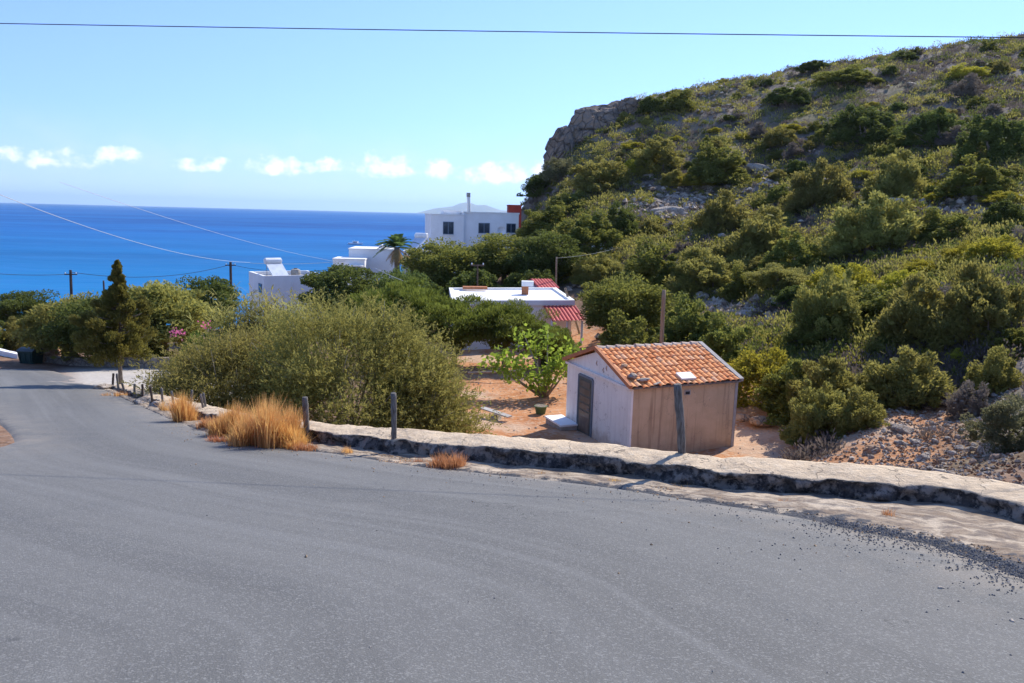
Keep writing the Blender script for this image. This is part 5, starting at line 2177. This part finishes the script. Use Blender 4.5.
# block carrying the second heater, below the tall house
dT = 74.0
tt = P(418, 258, dT)[:2]
polyT = rect(tt, 2.6, 3.2, .1)
zt2 = float(P(418, 251.5, dT)[2])
zgt = min(g1(*v) for v in polyT) - .4
hT = thing('white_outbuilding', 'small white outbuilding half hidden behind the palm', 'outbuilding', (*tt, zgt))
MB().prism(polyT, zgt, zt2).build('wall', M['white'], hT)
MB().prism([p + (p - tt) * .03 for p in polyT], zt2 + .002, zt2 + .12).build('roof', M['whiteroof'], hT)
solar_at(tt + np.array([-.1, -.1]), zt2 + .12, 'white solar water heater right of the palm', -.35, 1.25)
# red shed up the slope
dS = 92.0
s0 = P(514, 215, dS)[:2]
zst = float(P(514, 206, dS)[2])
polyS = rect(s0, 1.5, 2.2, .1)
zgs = min(g1(*v) for v in polyS) - .5
hS = thing('red_shed', 'dark red walled shed behind the tall white house', 'shed', (*s0, zgs))
MB().prism(polyS, zgs, zst).build('wall', M['redwall'], hS)
MB().prism([p + (p - s0) * .06 for p in polyS], zst + .002, zst + .12).build('roof', M['redwall'], hS)

# white flat roofed house with red lean-to
NR, NL = P(575, 301, 45.2)[:2], P(452, 305, 43.4)[:2]
FRr, FLl = P(556, 286, 53.0)[:2], P(449, 289, 51.0)[:2]
zf = float(P(575, 300.5, 45.2)[2])
polyF = [NL, NR, FRr, FLl]
zgf = min(g1(*v) for v in polyF) - .4
cF = np.mean(polyF, 0)
hF = thing('white_house', 'low house with a bright white flat roof and red tiled lean-to', 'house', (*cF, zgf))
MB().prism([p + (cF - p) * .04 for p in polyF], zgf, zf - .28).build('wall', M['white'], hF)
rf = MB().prism(polyF, zf - .278, zf - .10).build('roof', M['whiteroof'], hF)
mb = MB()
parapet(polyF, zf - .098, .12, .28, mb)
mb.build('parapet', M['whiteroof'], rf)
cc_ = P(525, 292, 49.0)[:2]
ck = MB().box((*cc_, zf + .17), (.22, 0, 0), (0, .22, 0), (0, 0, .27)).build('chimney', M['terra'], rf)
MB().box((*(cc_ + [.15, 0]), zf + .60), (.38, 0, 0), (0, .28, 0), (0, 0, .16)).build('chimney_cap', M['white'], ck)
# lean-to roof: ribbed red tile sheet sloping towards the viewer's right
ax_ = (NR - NL) / np.linalg.norm(NR - NL)
nx_ = np.array([ax_[1], -ax_[0]])
Vt, nt = [], 121
for k, (o_, dz) in enumerate(((-.0, -.34), (.9, -.62), (1.9, -.95))):
    for i in range(nt):
        s_ = i / (nt - 1) * 2.0
        p = NR - ax_ * (2.0 - s_ - .05) + nx_ * o_
        Vt.append((p[0], p[1], zf + dz + .06 * abs(math.sin(s_ * math.pi / .23))))
ii = np.arange(3 * nt).reshape(3, nt)
Qt = np.stack([ii[:-1, :-1], ii[1:, :-1], ii[1:, 1:], ii[:-1, 1:]], -1).reshape(-1, 4)
put('lean_to_roof', Vt, Qt, M['redtile'], hF)
mb = MB()
pa, pb = NR - ax_ * 1.9 + nx_ * 1.7, NR - ax_ * .1 + nx_ * 1.7
for p in (pa, (pa + pb) / 2, pb):
    mb = MB().tube([(*p, zgf), (*p, zf - .95)], .07, 8)
    mb.build('porch_post', M['white'], hF)
# second red roof part behind
Vt = []
for k, (o_, dz) in enumerate(((0, .04), (2.2, .50), (4.4, .04))):
    for i in range(nt):
        s_ = i / (nt - 1) * 1.5
        p = FRr - ax_ * (1.2 - s_) - nx_ * (o_ + .1)
        Vt.append((p[0], p[1], zf + dz - .1 + .05 * abs(math.sin(s_ * math.pi / .23))))
put('tiled_roof', Vt, Qt[:, ::-1], M['redtile'], hF)
MB().prism([FRr - ax_ * 1.1 - nx_ * .3, FRr + ax_ * .3 - nx_ * .3, FRr + ax_ * .3 - nx_ * 4.2, FRr - ax_ * 1.1 - nx_ * 4.2], zgf, zf - .1).build('rear_wall', M['white'], hF)
tq = P(475, 290, 50.6)[:2]
tag(MB().box((*tq, zf + .10), (.8, .1, 0), (-.03, .25, 0), (0, 0, .08)).build('tile_stack', M['terra']), 'orange stack of spare roof tiles on the white flat roof', 'tile stack')
# poles around it
def pole(px0, py0, px1, py1, d, rad, label, mat='pole', cross=None, name='utility_pole'):
    b = P(px0, py0, d)
    b[2] = min(g1(b[0], d) - .3, b[2])
    t0 = P(px1, py1, d)
    if cross is None:
        return post([b, (b + t0) / 2, t0], rad, label, name, mat=mat, cat='pole')
    t_ = thing(name, label, 'pole', (b[0], b[1], g1(b[0], d)))
    MB().tube([b, (b + t0) / 2, t0], [rad * 1.15, rad, rad * .85], 8).build('shaft', M[mat], t_)
    for f in cross:
        c = t0 - np.array([0, 0, f])
        MB().box(c, (.45, .12, 0), (-.012, .045, 0), (0, 0, .045)).build('crossarm', M[mat], t_)
        for s in (-1, 1):
            e = c + np.array([.38, .1, 0]) * s
            MB().tube([e + [0, 0, .04], e + [0, 0, .1], e + [0, 0, .18]], [.03, .05, .02], 8).build('insulator', M['metal'], t_)
    return t_


pole(478, 290, 477.5, 264.5, 52.0, .06, 'short dark pole with a crossarm behind the white flat roof', 'darkpole', (.06,))
pole(556.5, 290, 556.5, 257, 55.0, .06, 'thin wooden pole behind the red roof of the white flat house', 'pole')
pole(582, 308, 565, 288, 47.0, .07, 'leaning pole beside the red lean-to', 'pole')
pole(70.5, 306, 70.5, 270, 62.0, .12, 'dark power pole against the sea above the bin', 'darkpole', (.35, ))
pole(230.5, 292, 230.5, 262, 72.0, .14, 'dark power pole left of the white cube house', 'darkpole', (.3, ))
pole(103.5, 300, 103.5, 280.5, 84.0, .09, 'distant thin pole behind the young conifer', 'darkpole')

# ------------------------------------------------------------------ cables
def cable(pts, rad, label, mat='cable', sag=0.0, n=28):
    a, b = np.asarray(pts[0], float), np.asarray(pts[1], float)
    f = np.linspace(0, 1, n)[:, None]
    q = a * (1 - f) + b * f
    q[:, 2] -= (sag * 4 * f * (1 - f))[:, 0]
    o = MB().tube(q, rad, 6).build('cable', M[mat])
    return tag(o, label, 'cable')


cable((P(-700, 8, 17.0), P(1700, 43, 12.0)), 0.0085, 'dark cable crossing the whole sky', sag=.10, n=60)
cable((P(-60, 170, 30), P(250, 262.5, 62)), .014, 'pale sagging cable rising to the upper left in front of the sea', 'palecable', sag=.8)
cable((P(60, 182, 33), P(345, 263, 66)), .010, 'thin pale cable rising left above the white cube house', 'palecable', sag=.4)
cable((P(70.5, 272, 62), P(230.5, 264.5, 72)), .022, 'dark cable between the two power poles', sag=.75)
cable((P(70.5, 274, 62), P(-160, 246, 50)), .020, 'dark cable leaving the pole above the bin towards the left', sag=.7)
cable((P(250, 263, 62), P(345, 261, 66)), .018, 'pale cable passing over the cube house roof', 'palecable', sag=.15)
cable((P(230.5, 264.5, 72), P(338, 268, 71)), .018, 'dark cable from the right power pole to the white houses', sag=.5)
cable((P(556.5, 258, 55), P(640, 240, 72)), .007, 'pale cable from the thin pole up the hillside', 'palecable', sag=.3)
cable((P(375, 268, 53), P(420, 286, 47)), .014, 'pale cable in front of the dark crown below the palm', 'palecable', sag=.1)

# ------------------------------------------------------------------ end of the road: bin, boulder, walls
def dumpster():
    b = on_road(31.5, 364.5)
    d = 45.0
    b = P(31.5, 364.5, d)
    b[2] = -SL * d + .0
    t_ = thing('refuse_bin', 'dark green wheeled refuse container at the far end of the road', 'bin', b)
    ex, ey = np.array([.98, -.2, 0]), np.array([.2, .98, 0])
    c = np.array(b)
    w, dp, h = .52, .44, .95

    def lv(z, k):
        return [c + ex * sx * w * k + ey * sy * dp * k + np.array([0, 0, z]) for sx, sy in ((-1, -1), (1, -1), (1, 1), (-1, 1))]
    mb = MB()
    V = lv(.16, .82) + lv(h, 1.0) + lv(h, 1.06) + lv(h + .07, 1.06)
    Qd = [(3, 2, 1, 0)]
    for k in range(3):
        for i in range(4):
            j = (i + 1) % 4
            Qd.append((k * 4 + i, k * 4 + j, k * 4 + 4 + j, k * 4 + 4 + i))
    Qd.append((12, 13, 14, 15))
    mb.add(V, Qd)
    for s in (-.5, 0, .5):
        p0, p1 = c + ex * s * w * 1.3 - ey * dp * .86 + [0, 0, .2], c + ex * s * w * 1.5 - ey * dp * 1.02 + [0, 0, h - .04]
        mb.tube([p0, p1], .03, 6)
    mb.build('bin_body', M['bin'], t_)
    mb = MB()
    ring = [(-1.0, .075), (-.5, .20), (0, .25), (.5, .20), (1.0, .075)]
    V = []
    for sx in (-1.07, 1.07):
        for y_, z_ in ring:
            V.append(c + ex * sx * w + ey * y_ * dp * 1.07 + np.array([0, 0, h + z_]))
        for y_, z_ in ring:
            V.append(c + ex * sx * w + ey * y_ * dp * 1.07 + np.array([0, 0, h + .071]))
    Qd = []
    for i in range(4):
        Qd += [(i, i + 10, i + 11, i + 1), (i, i + 1, i + 6, i + 5), (i + 10, i + 15, i + 16, i + 11)]
    mb.add(V, Qd)
    mb.build('lid', M['binlid'], t_)
    for sx in (-1, 1):
        for sy in (-1, 1):
            p = c + ex * sx * w * .7 + ey * sy * dp * .65 + np.array([0, 0, .09])
            MB().tube([p - ex * .03, p + ex * .03], .09, 12).build('wheel', M['blackrubber'], t_)
    MB().tube([c + ex * w * 1.08 - ey * .2 + [0, 0, .8], c + ex * w * 1.22 - ey * .2 + [0, 0, .8], c + ex * w * 1.22 + ey * .2 + [0, 0, .8], c + ex * w * 1.08 + ey * .2 + [0, 0, .8]], .025, 6).build('handle', M['binlid'], t_)


dumpster()
q = P(47, 352, 46.6)
rock((q[0], q[1], g1(q[0], 47)), 2.0, 'tan boulder behind the dark refuse container', me=OROCKS[1], name='boulder', sx=(.9, .8, 1.5), cat='boulder')


def block_wall(pts, th, mat, label, name='stone_wall', topmat=None):
    """pts: (px, py_top, d) along the wall"""
    tops = np.array([P(*p) for p in pts])
    q, _ = resample(tops, .5)
    nrm = path_normals(q[:, :2])
    V = []
    for i, p in enumerate(q):
        z0 = g1(p[0], p[1]) - .5
        jz = mnoise.noise((i * .7, 2.2, 0)) * .04
        for o_, z in ((-th / 2, z0), (-th / 2 + .03, p[2] + jz), (th / 2 - .03, p[2] + jz), (th / 2, z0)):
            V.append((p[0] + nrm[i, 0] * o_, p[1] + nrm[i, 1] * o_, z))
    n = len(q)
    ii = np.arange(n * 4).reshape(n, 4)
    Qd = np.stack([ii[:-1, :-1], ii[1:, :-1], ii[1:, 1:], ii[:-1, 1:]], -1).reshape(-1, 4).tolist()
    Qd += [(0, 1, 2, 3), tuple(ii[-1][::-1])]
    return tag(put(name, V, np.array(Qd), M[mat]), label, 'wall')


block_wall(((38, 356, 46.5), (75, 357.5, 45.5), (110, 358, 44.5), (165, 357.5, 43), (200, 357, 42)), .5, 'masonry', 'low rubble stone wall behind the pale parking lot')
block_wall(((-60, 340, 50), (-10, 347, 48.5), (12, 352, 47.5), (20, 354, 47)), .4, 'white', 'curving whitewashed kerb wall left of the refuse container', 'kerb_wall')
block_wall(((-60, 352, 49), (0, 355, 48), (24, 356.5, 47.4)), .3, 'masonry', 'low brown stone edge under the whitewashed kerb wall', 'stone_edge')

# ------------------------------------------------------------------ boat
def boat():
    r = ray(355.5, 244.5)
    d = (SEA - 1.6) / r[2]
    c = CAM + r * d
    t_ = thing('motor_boat', 'white motor boat moored on the blue sea behind the palm', 'boat', c)
    L_ = 5.2
    mb = MB()
    st_ = []
    for s in np.linspace(-1, 1, 13):
        w = 1.35 * (1 - max(0, s) ** 2.4) ** .8 + .02
        hgt = 1.0 + .45 * max(0, s) ** 2
        x = s * L_
        st_.append([(x, -w, hgt), (x, -w * .8, .2), (x, 0, -.3), (x, w * .8, .2), (x, w, hgt), (x, 0, hgt - .12)])
    V = np.array(st_).reshape(-1, 3) * np.array([1, 1, 1]) + c
    ii = np.arange(13 * 6).reshape(13, 6)
    Qd = []
    for i in range(12):
        for j in range(6):
            k = (j + 1) % 6
            Qd.append((ii[i, j], ii[i + 1, j], ii[i + 1, k], ii[i, k]))
    mb.add(V, Qd, [(0, 1, 2), (0, 2, 5), (2, 3, 4), (2, 4, 5)])
    mb.build('hull', M['boathull'], t_)
    hs = MB().prism([(c[0] - 1.8, c[1] - .9), (c[0] + 1.6, c[1] - .8), (c[0] + 1.9, c[1]), (c[0] + 1.6, c[1] + .8), (c[0] - 1.8, c[1] + .9)], c[2] + .95, c[2] + 2.2)
    cb_ = hs.build('cabin', M['boathull'], t_)
    MB().prism([(c[0] - 1.5, c[1] - .93), (c[0] + 1.5, c[1] - .84), (c[0] + 1.5, c[1] + .84), (c[0] - 1.5, c[1] + .93)], c[2] + 1.45, c[2] + 1.95).build('window', M['glassdark'], cb_)
    MB().box(c + [-.1, 0, 2.26], (2.2, 0, 0), (0, 1.05, 0), (0, 0, .05)).build('canopy', M['boathull'], t_)
    MB().tube([c + [-.8, 0, 2.2], c + [-.8, 0, 3.4]], .05, 6).build('mast', M['metal'], t_)


boat()

# ------------------------------------------------------------------ light, sky, air
SUN_AZ, SUN_EL = math.radians(40), math.radians(41)      # azimuth measured from the view direction to the right
sd_ = Vector((math.sin(SUN_AZ) * math.cos(SUN_EL), math.cos(SUN_AZ) * math.cos(SUN_EL), math.sin(SUN_EL)))
sl = bpy.data.lights.new('sun', 'SUN')
sl.energy = 3.2
sl.angle = math.radians(.53)
sl.color = (1.0, .94, .83)
so = bpy.data.objects.new('sun', sl)
COL.objects.link(so)
so.rotation_euler = sd_.to_track_quat('Z', 'Y').to_euler()
so.location = (30, 30, 60)

W = bpy.data.worlds.new('World')
S.world = W
W.use_nodes = True
nt = W.node_tree
for n in list(nt.nodes):
    nt.nodes.remove(n)


class WN(N):
    def __init__(s, t):
        s.t = t


w = WN(nt)
sky = w('TexSky', sky_type='NISHITA', sun_disc=False, sun_elevation=SUN_EL, sun_rotation=SUN_AZ, altitude=20.0, air_density=1.0, dust_density=0.0, ozone_density=3.0)
gen = w('TexCoord').outputs['Generated']
up_ = w('VectorMath', {0: gen, 1: (0.0, 0.0, .16)}, operation='ADD').outputs[0]
nt.links.new(w('VectorMath', {0: up_}, operation='NORMALIZE').outputs[0], sky.inputs[0])
sx = w('SeparateXYZ', {0: gen})
az = w.math('ARCTAN2', sx.outputs[0], sx.outputs[1])
el = w.math('ARCSINE', sx.outputs[2])
vec = w('CombineXYZ', {0: az, 1: el}).outputs[0]
nzc = w.noise(w.scale(vec, (1, 1.25, 1)), 46, 5, .58)
nzf = w.noise(w.scale(vec, (1, 1.6, 1)), 16, 3, .5)
tot = None
for px, py, wx, hy, st_ in ((4, 157, 22, 9, .9), (50, 161, 34, 9, .75), (118, 158, 17, 11, 1.1), (203, 166, 26, 8, .85), (275, 168, 28, 10, 1.05), (322, 169, 22, 9, .95),
                            (388, 170, 32, 13, 1.15), (437, 172, 18, 12, 1.05), (500, 177, 48, 13, 1.05), (560, 172, 40, 12, .9), (-80, 160, 40, 12, 1.0), (-190, 164, 60, 14, 1.0), (700, 160, 60, 14, .9), (1150, 170, 60, 14, .9)):
    r = ray(px, py)
    r = r / np.linalg.norm(r)
    a0_, e0_ = math.atan2(r[0], r[1]), math.asin(r[2])
    u = w.math('MULTIPLY', w.math('SUBTRACT', az, a0_), F / (wx * 1.12))
    v0 = w.math('SUBTRACT', el, e0_)
    # flatter underside
    v = w.math('MULTIPLY', v0, F / (hy * 1.2))
    v = w.math('MAXIMUM', v, w.math('MULTIPLY', v, -1.7))
    rr_ = w.math('ADD', w.math('MULTIPLY', u, u), w.math('MULTIPLY', v, v))
    b_ = w.math('MULTIPLY', w.math('SUBTRACT', 1.0, rr_), st_)
    tot = b_ if tot is None else w.math('MAXIMUM', tot, b_)
cl = w.math('ADD', w.math('MAXIMUM', tot, -1.2), w.math('MULTIPLY', w.math('SUBTRACT', nzc, .5), 4.3))
cm = w.math('MULTIPLY', w.ramp(cl, .05, 1.5), .88)
veil = w.math('MULTIPLY', w.math('MULTIPLY', w.ramp(nzf, .42, .7), .10), w.math('MULTIPLY', w.ramp(el, -.01, .03), w.math('SUBTRACT', 1.0, w.ramp(el, .06, .12))))
skt = w.mix(1.0, sky.outputs[0], (.74, .765, .94), 'MULTIPLY')
col = w.mix(cm, skt, (3.75, 3.8, 3.9))
pale = w.math('MULTIPLY', w.math('SUBTRACT', 1.0, w.ramp(el, .0, .12)), .5)
skt2 = w.mix(pale, skt, (2.6, 2.95, 3.4))
col = w.mix(cm, skt2, (4.7, 4.75, 4.8))
col = w.mix(veil, col, (3.2, 3.45, 3.7))
bg = w('Background', {0: col, 1: .15})
ow = w('OutputWorld')
nt.links.new(bg.outputs[0], ow.inputs[0])

# even haze round the whole place
HZ = MB().box((0, 2000, 154), (33000, 0, 0), (0, 33000, 0), (0, 0, 181))
hz = HZ.build('haze', None)
hm = bpy.data.materials.new('haze')
hm.use_nodes = True
ht = hm.node_tree
for n in list(ht.nodes):
    ht.nodes.remove(n)
ho = ht.nodes.new('ShaderNodeOutputMaterial')
pv = ht.nodes.new('ShaderNodeVolumePrincipled')
pv.inputs['Color'].default_value = (.58, .79, 1.0, 1)
pv.inputs['Density'].default_value = 4.5e-5
pv.inputs['Anisotropy'].default_value = .3
ht.links.new(pv.outputs[0], ho.inputs['Volume'])
hz.data.materials.append(hm)
tag(hz, 'thin blue sea haze in the air', kind='stuff')

S.view_settings.view_transform = 'Standard'
S.view_settings.look = 'None'
S.view_settings.exposure = 1.06
S.view_settings.gamma = 1
S.view_settings.use_curve_mapping = False
S.render.engine = 'CYCLES'
S.cycles.max_bounces = 8
S.cycles.transparent_max_bounces = 8
S.cycles.volume_bounces = 0
S.cycles.use_denoising = True
S.render.resolution_x, S.render.resolution_y = 1024, 683
bpy.context.view_layer.update()
